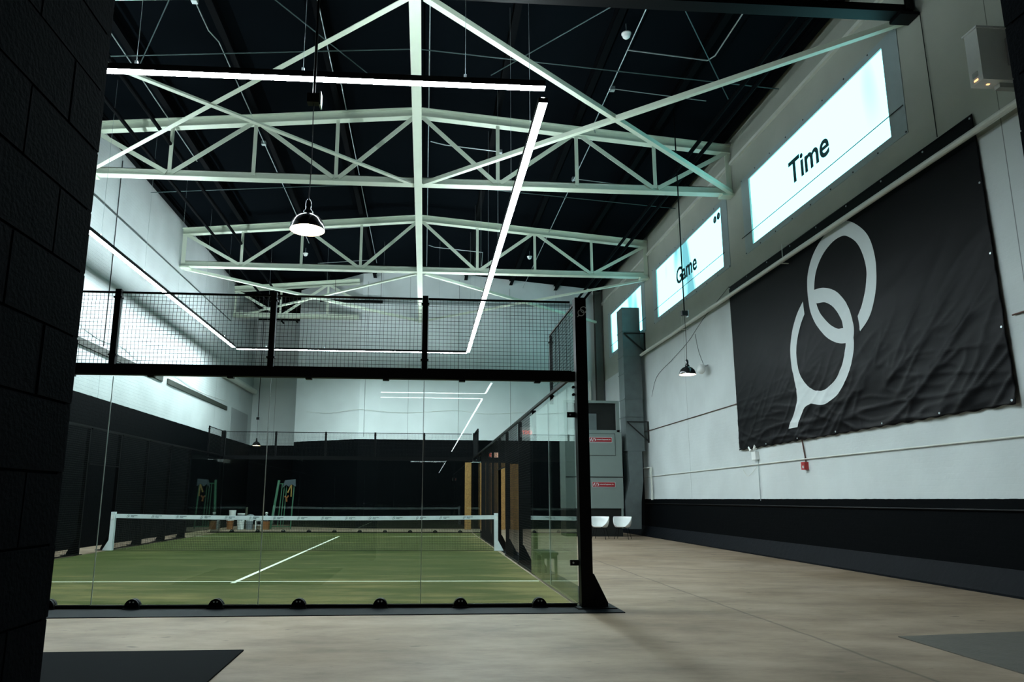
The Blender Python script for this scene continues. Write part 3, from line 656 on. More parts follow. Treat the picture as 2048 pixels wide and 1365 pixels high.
# net
net = thing('padel_net', 'low black net across the court with a white printed top band', 'net', (5, 10, 0))
ztop = lambda x: .885 + .045 * ((x - 5) / 5) ** 2
mb = MB(); r = .002
n = 225
for i in range(n + 1):
    x = .12 + 9.76 * i / n; mb.box(x - r, x + r, 10 - r, 10 + r, .02, ztop(x) - .09)
for j in range(18):
    f = j / 18.0
    for i in range(12):
        xa, xb = .12 + 9.76 * i / 12, .12 + 9.76 * (i + 1) / 12
        za, zb_ = .02 + f * (ztop(xa) - .11), .02 + f * (ztop(xb) - .11)
        mb.bar((xa, 10.003, za), (xb, 10.003, zb_), 2 * r, 2 * r)
mb.bar((.12, 10, .02), (9.88, 10, .02), .008, .008)
mb.build('net_mesh', 'net', net)
mb = MB()
N = 120
vs = []; fs = []
for i in range(N + 1):
    x = .1 + 9.8 * i / N; w = .004 * math.sin(i * 1.7) + .003 * math.sin(i * .6)
    vs += [(x, 9.986 + w, ztop(x) - .105), (x, 9.982 + w, ztop(x)), (x, 10.018, ztop(x)), (x, 10.014, ztop(x) - .105)]
for i in range(N):
    for k in range(4): fs.append((4 * i + k, 4 * i + (k + 1) % 4, 4 * i + 4 + (k + 1) % 4, 4 * i + 4 + k))
mb.add(vs, fs); mb.build('top_band', 'net_white', net)

# the emblem: two interlocked racket rings (pairs of outer/inner edge points in wall coordinates y, z)
UP = [(3.76, 4.618, 3.805, 4.936), (3.422, 4.836, 3.621, 5.131), (3.211, 5.152, 3.446, 5.428), (3.083, 5.554, 3.371, 5.752), (3.08, 5.963, 3.446, 6.11), (3.203, 6.355, 3.613, 6.403), (3.457, 6.667, 3.871, 6.621), (3.821, 6.936, 4.07, 6.704), (4.142, 7.033, 4.384, 6.709), (4.533, 6.996, 4.728, 6.605), (4.927, 6.853, 4.979, 6.439), (5.243, 6.629, 5.152, 6.221), (5.451, 6.317, 5.237, 5.952), (5.514, 6.016, 5.237, 5.775), (5.507, 5.735, 5.21, 5.592), (5.438, 5.399, 5.097, 5.348), (5.213, 5.051, 4.811, 5.047), (4.863, 4.722, 4.522, 4.857), (4.51, 4.544, 4.313, 4.814), (4.215, 4.483, 4.176, 4.727)]
LO = [(5.742, 5.781, 5.716, 5.48), (6.043, 5.558, 5.911, 5.281), (6.286, 5.25, 6.092, 5.001), (6.44, 4.874, 6.186, 4.698), (6.456, 4.467, 6.175, 4.374), (6.38, 4.15, 6.064, 4.116), (6.31, 3.857, 5.857, 3.885), (6.133, 3.535, 5.596, 3.729), (5.746, 3.453, 5.442, 3.694), (5.278, 3.365, 5.283, 3.67), (4.94, 3.429, 5.027, 3.698), (4.638, 3.548, 4.718, 3.83), (4.36, 3.77, 4.5, 4.026), (4.152, 4.032, 4.338, 4.281), (4.019, 4.355, 4.264, 4.551), (3.97, 4.66, 4.312, 4.821), (3.993, 4.949, 4.367, 5.045), (4.142, 5.312, 4.574, 5.321), (4.459, 5.642, 4.868, 5.516), (4.883, 5.845, 5.21, 5.592), (5.272, 5.911, 5.39, 5.701)]
HA = [(6.31, 3.857, 5.746, 3.453), (6.348, 3.564, 6.029, 3.397), (6.512, 3.306, 6.236, 3.215), (6.813, 2.998, 6.407, 2.998)]
def emblem(mb, fn, sub=6, across=4):
    for S in (UP, LO, HA):
        P = strip_points(S, sub); vs = []; fs = []
        for a, b, c, d in P:
            for k in range(across + 1):
                t = k / across; vs.append(fn(a + (c - a) * t, b + (d - b) * t))
        w = across + 1
        for i in range(len(P) - 1):
            for k in range(across): fs.append((i * w + k, i * w + k + 1, (i + 1) * w + k + 1, (i + 1) * w + k))
        mb.add(vs, fs)
# on the net band: emblem plus two short lines of print, every 62 cm
mb = MB()
for i in range(15):
    x0 = .42 + .62 * i; zc = ztop(x0) - .052; s = .078 / 4.0
    emblem(mb, lambda y, z: (x0 - (y - 4.8) * s, 9.976, zc + (z - 5.0) * s), 2, 1)
    for k in range(9): mb.box(x0 + .07 + k * .018, x0 + .084 + k * .018, 9.975, 9.977, zc + .01, zc + .024)
    t_ = text_mesh('Padel', .036, frame_mtx((x0 + .07, 9.976, zc - .022), (1, 0, 0), (0, 0, 1)), .0008, .0005)
    mb.add(t_.v, t_.f)
mb.build('printed_marks', 'ink', net)
# post emblem
mb = MB(); s = .15 / 4.0
emblem(mb, lambda y, z: (10.108 - (y - 4.8) * s, -.1515, 3.83 + (z - 5.0) * s), 3, 1)
mb.build('post_emblem', 'white_print', cp)
for s, (x, lab) in enumerate(((9.95, 'white net post at the right end of the net'), (0.05, 'white net post with a flared foot at the left end of the net'))):
    o = 1 if x > 5 else -1
    t = thing('net_post', lab, 'net post', (x, 10, 0), 'white net posts')
    MB().box(x - .05, x + .05, 9.94, 10.04, .012, .98).build('shaft', 'net_white', t)
    MB().prism([(x + o * .05, .012), (x + o * .20, .012), (x + o * .05, .28)], 9.95, 10.03, 1).build('foot_gusset', 'net_white', t)
    MB().box(x - .03, x + .03, 9.92, 9.94, .80, .90).build('winch_plate', 'white_plastic', t)

# bench outside the right side glass
t = thing('bench', 'dark wooden bench standing outside the right side glass', 'bench', (10.165, 3.43, 0))
MB().box(10.02, 10.31, 3.0, 3.86, .42, .46).build('seat', 'bench', t)
for yy in (3.02, 3.79):
    for xx in (10.03, 10.25): MB().box(xx, xx + .045, yy, yy + .045, .01, .42).build('leg', 'bench', t)
    MB().box(10.03, 10.295, yy, yy + .045, .36, .42).build('apron', 'bench', t)

# ------------------------------------------------------------------ right wall: windows, film, lettering
WY = [(2.36, 8.08), (9.9, 15.87), (17.72, 22.5)]
for i, (ya, yb) in enumerate(WY):
    struct(MB().box(16.64, 16.7, ya, yb, 7.99, 9.87).build('window_%d' % (i + 1), window_mat('lit_window_%d' % (i + 1), (3.1, 8.75, 1.2)[i], ((0.21, 0.80, 0.88), (0.07, 0.22, 0.25), (0.10, 0.40, 0.44))[i])))
FW = ['translucent white film over the nearest wall window, printed with the word Time', 'translucent white film over the middle wall window, printed with the word Game', 'translucent film over the farthest wall window, half hidden behind the duct']
films = []
for i, (ya, yb) in enumerate(WY):
    t = thing('window_film', FW[i], 'window film', (16.59, (ya + yb) / 2, 7.8), 'films over the wall windows')
    films.append(t)
    a, b, za, zb_ = ya - .42, yb + .42, 7.86, 10.0
    mb = MB().box(16.588, 16.598, a, ya + .02, za, zb_).box(16.588, 16.598, yb - .02, b, za, zb_).box(16.588, 16.598, ya + .02, yb - .02, za, 8.01).box(16.588, 16.598, ya + .02, yb - .02, 9.85, zb_)
    mb.build('film_border', 'film', t)
    mb = MB()
    for k in range(9):
        yy = a + .04 + (b - a - .08) * k / 8
        for zz in (za + .03, zb_ - .03): mb.tube([(16.58, yy, zz), (16.589, yy, zz)], .018, 6)
    mb.build('fixing_washer', 'black_plastic', t)
text_mesh('Time', .82, frame_mtx((16.63, 6.08, 8.74), (0, -1, 0), (0, 0, 1)), .014).build('lettering', 'ink', films[0])
text_mesh('Game', .78, frame_mtx((16.63, 13.88, 8.66), (0, -1, 0), (0, 0, 1)), .014).build('lettering', 'ink', films[1])
for yy, zz, rot in ((10.06, 9.62, -45), (10.32, 9.61, 0)):
    mb = MB().tube([(16.586, yy, zz), (16.580, yy, zz)], .11, 20); d = mb.build('round_mark', 'ink', films[1])
    a = math.radians(rot)
    def W(u, v): return (16.577, yy - (u * math.cos(a) - v * math.sin(a)), zz + u * math.sin(a) + v * math.cos(a))
    mb = MB().bar(W(-.055, 0), W(.05, 0), .004, .018, W(0, 1)).add([W(.055, 0), W(.0, .05), W(-.012, .036), W(.025, 0), W(-.012, -.036), W(.0, -.05)], [(0, 1, 2, 3), (0, 3, 4, 5)])
    mb.build('arrow', 'white_print', d)
for i, (ya, yb, lab) in enumerate(((1.95, 8.6, 'in front of the Time window'), (9.75, 16.1, 'in front of the Game window'), (17.2, 22.6, 'in front of the farthest wall window'))):
    pipe([(16.56, ya, 8.40 - .02 * i), (16.56, (ya + yb) / 2, 8.37), (16.56, yb, 8.36)], .009, 'cable', 'wall_cable', 'thin black cable strung ' + lab, 'cable', 'cables in front of the windows', 6)

# banner with folds
KB = 1.0041
def bmap(y, z): return -9.332 + (y + 9.332) * KB, 1.338 + (z - 1.338) * KB
BC = tuple(bmap(*q) for q in ((9.52, 7.26), (0.43, 7.35), (0.30, 2.73), (9.5, 2.67)))
def bpos(u, v):
    """u 0..1 from far to near end, v 0..1 from top down"""
    a = [BC[0][k] + (BC[1][k] - BC[0][k]) * u for k in (0, 1)]; b = [BC[3][k] + (BC[2][k] - BC[3][k]) * u for k in (0, 1)]
    return a[0] + (b[0] - a[0]) * v, a[1] + (b[1] - a[1]) * v
def bfold(y, z):
    u = (9.5 - y) / 9.1; v = (7.3 - z) / 4.6
    w = max(0, v - .2) ** 1.3 * (0.35 + u)
    def ridge(p): return (1 - abs(mnoise.noise(p)) * 2.2) ** 3
    a = y * .62 + z * .78; b = y * .78 - z * .62                      # creases slant down towards the near corner
    f = .020 * w * max(0, ridge(Vector((a * 1.5, b * .35, 2.0)))) + .014 * w * max(0, ridge(Vector((a * 3.0, b * .7, 9.0))))
    f += .016 * max(0, v - .5) * max(0, ridge(Vector((y * .5, z * 2.6, 4.0)))) + .008 * max(0, v - .35) * max(0, ridge(Vector((y * 1.3, z * 4.5, 1.0))))
    f += .012 * mnoise.noise(Vector((y * .5, z * .5, 3.0)))
    return 16.555 - f * 1.7
NB, MBN = 300, 150
vs = []; fs = []
for j in range(MBN + 1):
    for i in range(NB + 1):
        y, z = bpos(i / NB, j / MBN); z += .012 * math.sin(i * .5) * (j == MBN)
        vs.append((bfold(y, z), y, z))
for j in range(MBN):
    for i in range(NB): fs.append((j * (NB + 1) + i, j * (NB + 1) + i + 1, (j + 1) * (NB + 1) + i + 1, (j + 1) * (NB + 1) + i))
ban = thing('wall_banner', 'huge black banner on the right wall with a pale emblem of two linked rackets', 'banner', (16.5, 4.95, 2.67))
bo = MB().add(vs, fs).build('cloth', 'vinyl', ban, smooth=True)
so = bo.modifiers.new('thickness', 'SOLIDIFY'); so.thickness = .003; so.offset = 0
mb = MB(); emblem(mb, lambda y, z: (bfold(*bmap(y, z)) - .007, *bmap(y, z)), 10, 8); mb.build('emblem', 'white_print', ban, smooth=True)
mb = MB()
for u, v in [(k / 6, 1) for k in range(7)] + [(k / 8, 0) for k in range(9)] + [(1, k / 4) for k in range(1, 4)]:
    y, z = bpos(min(max(u, .006), .994), min(max(v, .012), .988)); x = bfold(y, z)
    mb.tube([(x - .010, y, z), (x - .003, y, z)], .018, 10)
mb.build('grommet', 'galv', ban)

# pipes and cables on the right wall
pipe([(16.42, 18.1, 6.93), (16.42, 10, 6.95), (16.42, -2.5, 6.98)], .055, 'white_pipe', 'wall_pipe', 'white painted pipe along the right wall, passing over the top of the banner', 'pipe', None, 12)
for yy in (-.9, 6.3, 13.0):
    t = MB().box(16.36, 16.6, yy - .015, yy + .015, 6.86, 6.88).tube([(16.42, yy, 6.98), (16.42, yy, 7.36), (16.6, yy, 7.36)], .009, 6).build('pipe_hanger', 'white_pipe')
    tag(t, {-.9: 'small pipe hanger of the white wall pipe beyond the near end of the banner', 6.3: 'small pipe hanger of the white wall pipe above the banner emblem', 13.0: 'small pipe hanger of the white wall pipe below the Game window'}[yy], 'pipe hanger', 'pipe hangers on the right wall')
pipe([(16.57, 18.0, 3.96), (16.57, 9.55, 3.96)], .012, 'brown_pipe', 'wall_conduit', 'thin dark brown conduit on the right wall from the duct to the banner', 'conduit')
pipe([(16.57, .25, 4.03), (16.57, -4, 4.05)], .012, 'brown_pipe', 'wall_conduit', 'thin dark brown conduit on the right wall emerging at the near side of the banner', 'conduit')
pipe([(16.57, 18.2, 2.22), (16.57, 6.6, 2.27), (16.57, -3, 2.27)], .014, 'white_pipe', 'wall_conduit', 'thin white conduit low on the right wall below the banner', 'conduit')
pipe([(16.57, 8.6, 2.4), (16.57, 8.6, 1.34)], .01, 'galv', 'wall_conduit', 'short upright conduit from the small white box down to the black dado', 'conduit')
pipe([(16.57, YF, 1.22), (16.57, 18.2, 1.22)], .016, 'black_steel', 'wall_conduit', 'black conduit along the top of the black dado on the right wall', 'conduit')
pipe([(16.58, 1.3, 9.8), (16.58, 1.26, 7.4)], .007, 'cable', 'wall_cable', 'thin upright black cable on the right wall near the Time window', 'cable')
pipe([(16.58, 12.6, 6.55), (16.57, 13.4, 6.35), (16.56, 14.5, 6.15)], .007, 'cable', 'wall_cable', 'thin black cable from the pendant lamp box to the right wall', 'cable')
pipe([(16.57, 9.6, 7.32), (16.57, 11.4, 6.92), (16.57, 12.6, 6.55)], .007, 'cable', 'wall_cable', 'thin black cable sagging along the right wall beside the upper corner of the banner', 'cable')
pipe([(16.57, 14.5, 6.15), (16.57, 16.2, 5.85), (16.57, 16.9, 5.2)], .007, 'cable', 'wall_cable', 'thin black cable sagging along the right wall towards the duct', 'cable')
pipe([(16.57, 12.3, 6.55), (16.56, 12.1, 6.0), (16.55, 11.7, 5.42)], .007, 'cable', 'wall_cable', 'thin black cable dropping to the round wall speaker', 'cable')
pipe([(16.55, 9.5, 2.2), (16.56, 9.2, 1.98), (16.56, 8.65, 2.2)], .006, 'white_pipe', 'wall_cable', 'loose looped pale cable below the small white box on the right wall', 'cable')
t = thing('wall_speaker', 'round white speaker on the right wall beside the hanging lamp', 'speaker', (16.45, 11.5, 5.28))
mb = MB(); c = Vector((16.38, 11.52, 5.28))
prof = [(.0, -.11), (.10, -.105), (.15, -.07), (.155, 0), (.13, .07), (.05, .09), (0, .09)]
for k in range(20):
    pass
tmp = MB().lathe(prof, (0, 0, 0), 24)
rot = Matrix.Rotation(math.radians(-75), 4, 'Y') @ Matrix.Identity(4)
mb.add([c + rot @ v for v in tmp.v], tmp.f); mb.build('housing', 'white_plastic', t, smooth=True)
MB().tube([(16.44, 11.5, 5.34), (16.6, 11.5, 5.40)], .025, 8).build('bracket', 'grey_plastic', t)
t = thing('fire_alarm', 'small red fire alarm sounder on the right wall under the banner', 'fire alarm', (16.55, 6.3, 2.03))
MB().box(16.50, 16.6, 6.23, 6.37, 2.03, 2.20).build('housing', 'red_plastic', t)
MB().box(16.485, 16.5, 6.25, 6.29, 2.06, 2.12).build('strobe_lens', 'white_plastic', t)
MB().tube([(16.57, 6.28, 2.2), (16.58, 6.33, 2.4), (16.56, 6.36, 2.75)], .016, 8).build('conduit', 'brown_pipe', t)
t = thing('control_box', 'small white control box on the right wall under the corner of the banner', 'box', (16.55, 8.69, 2.38))
MB().box(16.50, 16.6, 8.57, 8.80, 2.38, 2.58).build('body', 'white_plastic', t)
MB().tube([(16.55, 8.9, 2.62), (16.55, 9.0, 2.72)], .04, 8).tube([(16.55, 8.7, 2.64), (16.55, 8.62, 2.74)], .05, 8).build('lamp_head', 'white_plastic', t)

# white electrical box high on the right wall near the camera
t = thing('equipment_box', 'white metal equipment box with round sockets, high on the right wall beside the dark pier', 'electrical box', (16.3, -.3, 7.3))
MB().box(15.95, 16.6, -.52, -.28, 7.32, 8.14).build('cabinet', 'white_box', t)
MB().box(15.93, 16.6, -.54, -.26, 8.14, 8.17).build('lid', 'white_box', t)
sp = MB().box(16.36, 16.52, -.60, -.52, 7.55, 7.98).build('socket_panel', 'grey_plastic', t)
for zz in (7.64, 7.77, 7.90): MB().tube([(16.44, -.62, zz), (16.44, -.60, zz)], .055, 16).build('round_socket', 'white_box', sp)
MB().box(15.945, 15.951, -.44, -.34, 7.42, 7.50).build('vent_slot', 'grey_plastic', t)
MB().box(15.943, 15.95, -.43, -.36, 7.36, 7.385).box(16.1, 16.14, -.41, -.38, 7.314, 7.32).build('amber_glint', 'amber', t)  # glowing amber patches painting the reflections of warm lamps on the box
MB().box(16.25, 16.6, -.45, -.35, 7.25, 7.32).build('mounting_bracket', 'grey_plastic', t)

# ------------------------------------------------------------------ right rear: duct, column, air handler, chairs
t = thing('air_duct', 'tall square galvanised air duct rising from the floor beside the far wall window', 'duct', (16.0, 17.9, .3))
def duct_seg(mb, a, b, za, zb_, ya=17.55, yb=18.3):
    mb.add([(a[0], ya, za), (a[1], ya, za), (a[1], yb, za), (a[0], yb, za), (b[0], ya, zb_), (b[1], ya, zb_), (b[1], yb, zb_), (b[0], yb, zb_)], [(3, 2, 1, 0), (4, 5, 6, 7), (0, 1, 5, 4), (1, 2, 6, 5), (2, 3, 7, 6), (3, 0, 4, 7)])
mb = MB()
duct_seg(mb, (15.72, 16.42), (15.72, 16.42), 3.2, 8.85)
duct_seg(mb, (15.72, 16.42), (15.74, 16.42), 2.4, 3.2) if False else None
duct_seg(mb, (15.80, 16.32), (15.76, 16.32), 2.05, 3.2)
duct_seg(mb, (15.60, 16.22), (15.80, 16.32), 1.3, 2.05)
duct_seg(mb, (15.62, 16.18), (15.60, 16.22), .28, 1.3)
mb.build('duct_body', 'duct', t)
mb = MB()
for z in (7.9, 6.9, 6.2, 5.2, 4.5, 3.2): mb.box(15.70, 16.44, 17.53, 18.32, z - .015, z + .015)
mb.build('flange', 'duct', t)
for z, lab in ((7.8, 'dark steel bracket holding the duct just below the far window'), (4.3, 'dark steel bracket holding the duct above the white chairs')):
    tag(MB().bar((15.75, 17.5, z), (16.6, 17.5, z), .04, .04).bar((15.78, 17.5, z - .02), (16.55, 17.5, z - .72), .035, .035).box(16.55, 16.6, 17.47, 17.53, z - .8, z).build('wall_bracket', 'dark_sheet'), lab, 'bracket', 'brackets holding the duct')
tag(MB().ibeam((16.35, 24.0, 0), (16.35, 24.0, 11.5), .3, .34, .025, (0, 1, 0)).build('steel_column', mat('brown_grey_steel', (0.075, 0.08, 0.07), .6)), 'dark grey steel column in the far right corner behind the duct', 'column')
pipe([(16.0, 24.385, 0.0), (16.0, 24.385, 7.0)], .06, 'white_pipe', 'riser_pipe', 'white upright pipe in the far right corner beside the steel column', 'pipe')
pipe([(16.52, 17.2, 1.36), (16.52, 17.2, 2.55), (16.52, 18.0, 2.55)], .045, 'white_pipe', 'riser_pipe', 'short white pipe standing on the black dado right of the duct', 'pipe')

ah = thing('air_handler', 'tall grey air handling cabinet with two red labels behind the white chairs', 'air handler', (14.45, 18.0, 0))
MB().box(13.35, 15.55, 17.6, 18.7, 1.03, 3.9).build('cabinet', 'ahu', ah)
MB().box(13.35, 15.50, 17.66, 18.7, 0.0, 1.03).build('base', 'dark_sheet', ah)
MB().box(15.46, 15.53, 17.6, 17.66, .3, 1.03).build('leg', 'ahu', ah)
MB().box(13.35, 15.57, 17.585, 17.6, 2.18, 2.21).build('seam', 'dark_sheet', ah)
d = MB().box(14.2, 15.28, 17.585, 17.6, 3.02, 3.83).build('access_door', 'ahu', ah)
MB().box(14.22, 14.27, 17.56, 17.585, 3.3, 3.42).build('latch', 'black_plastic', d)
mb = MB()
for x0, x1, z0, z1 in ((14.18, 15.3, 3.83, 3.845), (14.18, 15.3, 3.005, 3.02), (14.185, 14.2, 3.005, 3.845), (15.28, 15.295, 3.005, 3.845)): mb.box(x0, x1, 17.583, 17.6, z0, z1)
mb.build('door_gasket', 'dark_sheet', ah)
mb = MB().box(13.35, 15.5, 17.62, 17.72, 5.03, 5.12).box(15.38, 15.5, 17.62, 17.72, 3.9, 5.03).box(13.35, 13.45, 17.62, 17.72, 3.9, 5.03)
mb.box(13.35, 15.5, 17.62, 17.72, 3.9, 3.98)
mb.build('screen_frame', 'ahu', ah)
sc_ = MB().box(13.45, 15.38, 17.74, 17.8, 3.98, 5.03).build('filter_screen', 'dark_sheet', ah)
mb = MB()
for k in range(22): mb.bar((13.45 + k * .05, 17.735, 3.98 + k * .045), (13.9 + k * .067, 17.735, 3.98 + k * .045), .006, .006)
mb.build('screen_wire', 'wire', sc_)
MB().box(13.45, 14.62, 17.7, 17.735, 3.98, 4.62).build('baffle_plate', 'duct', ah)
for z, x0 in ((3.52, 14.3), (1.83, 14.37)):
    pz = MB().box(x0, x0 + .86, 17.572, 17.584, z, z + .17)
    pl_ = pz.build('label_plate', 'red', ah); pl_['label'] = 'red printed label plate'
    mb = MB()
    for a, b, c_, e_ in ((x0 - .012, x0 + .872, z - .012, z), (x0 - .012, x0 + .872, z + .17, z + .182), (x0 - .012, x0, z, z + .17), (x0 + .86, x0 + .872, z, z + .17)): mb.box(a, b, 17.573, 17.583, c_, e_)
    mb.prism([(x0 + .03, z + .05), (x0 + .05, z + .015), (x0 + .10, z + .15), (x0 + .06, z + .14), (x0 + .03, z + .1)], 17.568, 17.572, 1)
    mb.prism([(x0 + .10, z + .02), (x0 + .125, z + .02), (x0 + .155, z + .13), (x0 + .14, z + .15)], 17.568, 17.572, 1)
    mb.prism([(x0 + .16, z + .02), (x0 + .185, z + .02), (x0 + .175, z + .06)], 17.568, 17.572, 1)
    mb.prism([(x0 + .17, z + .155), (x0 + .22, z + .13), (x0 + .245, z + .09), (x0 + .235, z + .02), (x0 + .20, z + .09)], 17.568, 17.572, 1)
    tt = text_mesh('Industrial Equipment, Inc', .062, frame_mtx((x0 + .27, 17.57, z + .075), (1, 0, 0), (0, 0, 1)), .001, .001)
    mb.add([(x0 + .27 + (v.x - x0 - .27) * .87, v.y, v.z) for v in tt.v], tt.f)
    mb.build('lettering', 'white_print', pl_)

def chair(x, y, rz, label):
    t = thing('tub_chair', label, 'chair', (0, 0, 0), 'white tub chairs')
    NA, NV = 40, 10
    def shell(th):
        vs = []
        for i in range(NA):
            a = 2 * PI * i / NA; back = (1 - math.cos(a)) / 2          # a=0 faces forward (-y), a=pi is the back
            rx, ry = .31 - th, (.27 if math.cos(a) > 0 else .27) - th
            H = .44 + .33 * min(1, max(0, (back - .06) / .5)) ** .8
            for j in range(NV + 1):
                v = j / NV
                r = math.sin(min(1, v * 1.15) * PI / 2) ** .85
                r *= 1 + .10 * max(0, v - .5) * (0.4 + back)
                vs.append((rx * r * math.sin(a), -ry * r * math.cos(a), .40 + th * (1 - v) + (H - .40) * max(0, (v - .45) / .55) ** 1.3))
        return vs
    vo, vi = shell(0), shell(.014); vs = vo + vi; o = len(vo); fs = []; w = NV + 1
    for i in range(NA):
        k = (i + 1) % NA
        for j in range(NV):
            fs.append((i * w + j, k * w + j, k * w + j + 1, i * w + j + 1)); fs.append((o + i * w + j, o + i * w + j + 1, o + k * w + j + 1, o + k * w + j))
        fs.append((i * w + NV, k * w + NV, o + k * w + NV, o + i * w + NV))
    mb = MB().add(vs, fs)
    R = Matrix.Rotation(rz, 4, 'Z'); mb.v = [R @ v for v in mb.v]
    s = mb.build('seat_shell', 'white_plastic', t, smooth=True)
    mb = MB().box(.10, .16, -.275, -.268, .405, .42); mb.v = [R @ v for v in mb.v]; mb.build('slot', 'black_plastic', s)
    for sx in (-1, 1):
        for sy in (-1, 1):
            mb = MB().tube([(sx * .16, sy * .14, .40), (sx * .25, sy * .23, .0)], .009, 8); mb.v = [R @ v for v in mb.v]; mb.build('leg', 'black_steel', t)
    mb = MB().bar((-.17, 0, .395), (.17, 0, .395), .3, .012); mb.v = [R @ v for v in mb.v]; mb.build('under_frame', 'black_steel', t)
    t.location = (x, y, 0)
    return t
chair(14.2, 15.9, -.5, 'white plastic tub chair beside the corner post, left of the pair')
chair(15.0, 15.9, -.5, 'white plastic tub chair beside the duct, right of the pair')

# ------------------------------------------------------------------ left wall and far end
pipe([(XL + .16, 23.0, 6.85), (XL + .16, 28.8, 6.9)], .14, 'white_pipe', 'wall_pipe', 'fat white pipe high on the left wall in the far recess', 'pipe', None, 14)
pipe([(XL + .02, 11.2, 11.3), (XL + .02, 11.2, 5.6)], .012, 'cable', 'wall_cable', 'thin upright black cable on the white left wall', 'cable')
pipe([(XL + .03, 9, 5.95), (XL + .03, 11, 5.75), (XL + .03, 12.4, 5.85), (XL + .03, 14.5, 5.6), (XL + .03, 17, 5.75), (XL + .03, 20, 5.6), (XL + .03, 24, 5.75)], .009, 'white_pipe', 'wall_cable', 'loose pale cable above the long ledge on the left wall', 'cable')
pipe([(2.2, 26.05, 5.55), (3.4, 25.36, 5.42), (4.95, YB - .02, 5.5), (7, YB - .02, 5.36), (9.4, YB - .02, 5.5), (11, YB - .02, 5.36), (13.5, YB - .02, 5.5)], .009, 'white_pipe', 'wall_cable', 'loose pale cable drooping across the white far wall', 'cable')
tag(MB().box(2.9, 5.9, 24.0, 24.12, 10.62, 10.74).tube([(3.6, 24.06, 10.74), (3.6, 24.06, deck(3.6) - .01)], .01, 6).tube([(5.8, 24.06, 10.74), (5.8, 24.06, deck(5.8) - .01)], .01, 6).build('heater_tube', 'black_steel'), 'straight black tube hung high in front of the far wall', 'tube')
for x, za, zb_, lab in ((5.15, 4.2, 11.8, 'left of the middle'), (9.6, 4.2, 12.0, 'right of the middle'), (12.1, 4.2, 11.6, 'nearer the right corner')):
    pipe([(x, YB - .02, za), (x, YB - .02, zb_)], .014, 'grey_plastic', 'wall_conduit', 'thin upright conduit on the white far wall, ' + lab, 'conduit', 'conduits on the far wall')

def board(x0, x1, z1, label):
    tag(MB().box(x0, x1, 23.5, 23.525, 0.0, z1).build('strand_board', 'osb'), label, 'board', 'strand boards at the far end')
board(9.88, 10.17, 3.0, 'narrow strand board standing upright beyond the far glass, the leftmost one')
board(10.5, 11.72, 3.0, 'wide strand board seen through the right side doorway of the court')
board(11.95, 12.4, 2.95, 'narrow strand board beyond the right side mesh, the rightmost one')
t = thing('exit_sign', 'small lit exit sign high on the far black wall, seen through the right side mesh', 'exit sign', (11.27, 24.3, 3.28))
MB().box(11.05, 11.49, 24.33, 24.45, 3.28, 3.52).build('housing', 'white_plastic', t)
MB().box(11.30, 11.48, 24.32, 24.33, 3.29, 3.51).build('lit_face', 'exit_face', t)
text_mesh('EXIT', .17, frame_mtx((11.07, 24.325, 3.34), (1, 0, 0), (0, 0, 1)), .004, .002).build('letters', 'exit', t)
t = thing('exit_sign', 'red exit sign on the black block pier, seen only as a reflection', 'exit sign', (10.37, -7.05, 2.76))
MB().box(10.22, 10.53, YF, YF + .06, 2.76, 2.99).build('housing', 'white_plastic', t)
text_mesh('EXIT', .115, frame_mtx((10.50, YF + .064, 2.83), (-1, 0, 0), (0, 0, 1)), .004, .002).build('letters', 'exit', t)

# clutter behind the far glass
def bucket(x, y, z, r, h, m, label, lid=True):
    t = thing('bucket', label, 'bucket', (x, y, z), 'buckets beyond the far glass')
    MB().lathe([(0, 0), (r * .86, 0), (r, h), (r * 1.05, h), (r * 1.05, h + .015), (r * .95, h + .015), (r * .82, .02), (0, .02)], (x, y, z), 20).build('body', m, t, smooth=False)
    if lid: MB().lathe([(0, h + .03), (r * 1.04, h + .03), (r * 1.06, h - .02), (r * 1.03, h - .02), (r * 1.0, h + .015), (0, h + .015)], (x, y, z), 20).build('lid', 'white_plastic', t)
    MB().tube([(x + r * math.cos(a), y - .02 - r * .5 * math.sin(a), z + h * .8 - r * .8 * math.sin(a)) for a in [PI * k / 10 for k in range(11)]], .005, 5).build('handle', 'galv', t)
YC = 23.2
bucket(-.42, YC, 0, .155, .40, 'orange', 'orange bucket on the floor beyond the far glass, under a white bucket')
bucket(-.34, YC, .432, .145, .36, 'white_plastic', 'white bucket stacked on the orange bucket')
bucket(.06, YC - .1, 0, .15, .36, 'white_plastic', 'white bucket on the floor beside the orange bucket, under a grey one')
bucket(.06, YC - .1, .392, .15, .27, 'bucket_grey', 'pale grey bucket on top of a white bucket')
bucket(.42, YC, 0, .15, .38, 'bucket_grey', 'pale grey lidded bucket under a crumpled plastic bag')
mb = MB(); vs = []; fs = []
for i in range(12):
    for j in range(7):
        a, b = 2 * PI * i / 12, PI * j / 6
        r = 1 + .35 * mnoise.noise(Vector((math.cos(a) * 2, math.sin(a) * 2, j * .7)))
        vs.append((.44 + .19 * r * math.sin(b) * math.cos(a), YC + .15 * r * math.sin(b) * math.sin(a), .52 - .13 * math.cos(b) * (1 if j else .77) * min(r, 1.0)))
for i in range(12):
    for j in range(6): fs.append((i * 7 + j, ((i + 1) % 12) * 7 + j, ((i + 1) % 12) * 7 + j + 1, i * 7 + j + 1))
zmin = min(v[2] for v in vs)
vs = [(v[0], v[1], v[2] - zmin + .412) for v in vs]
tag(mb.add(vs, fs).build('plastic_bag', 'bucket_grey', smooth=True), 'crumpled grey plastic bag lying on a lidded bucket', 'bag')
t = thing('step_stool', 'small white two-step stool on the floor right of the buckets', 'stool', (.82, YC, 0))
for xx in (.69, .93): MB().box(xx, xx + .03, YC - .12, YC + .12, 0, .36).build('side', 'white_plastic', t)
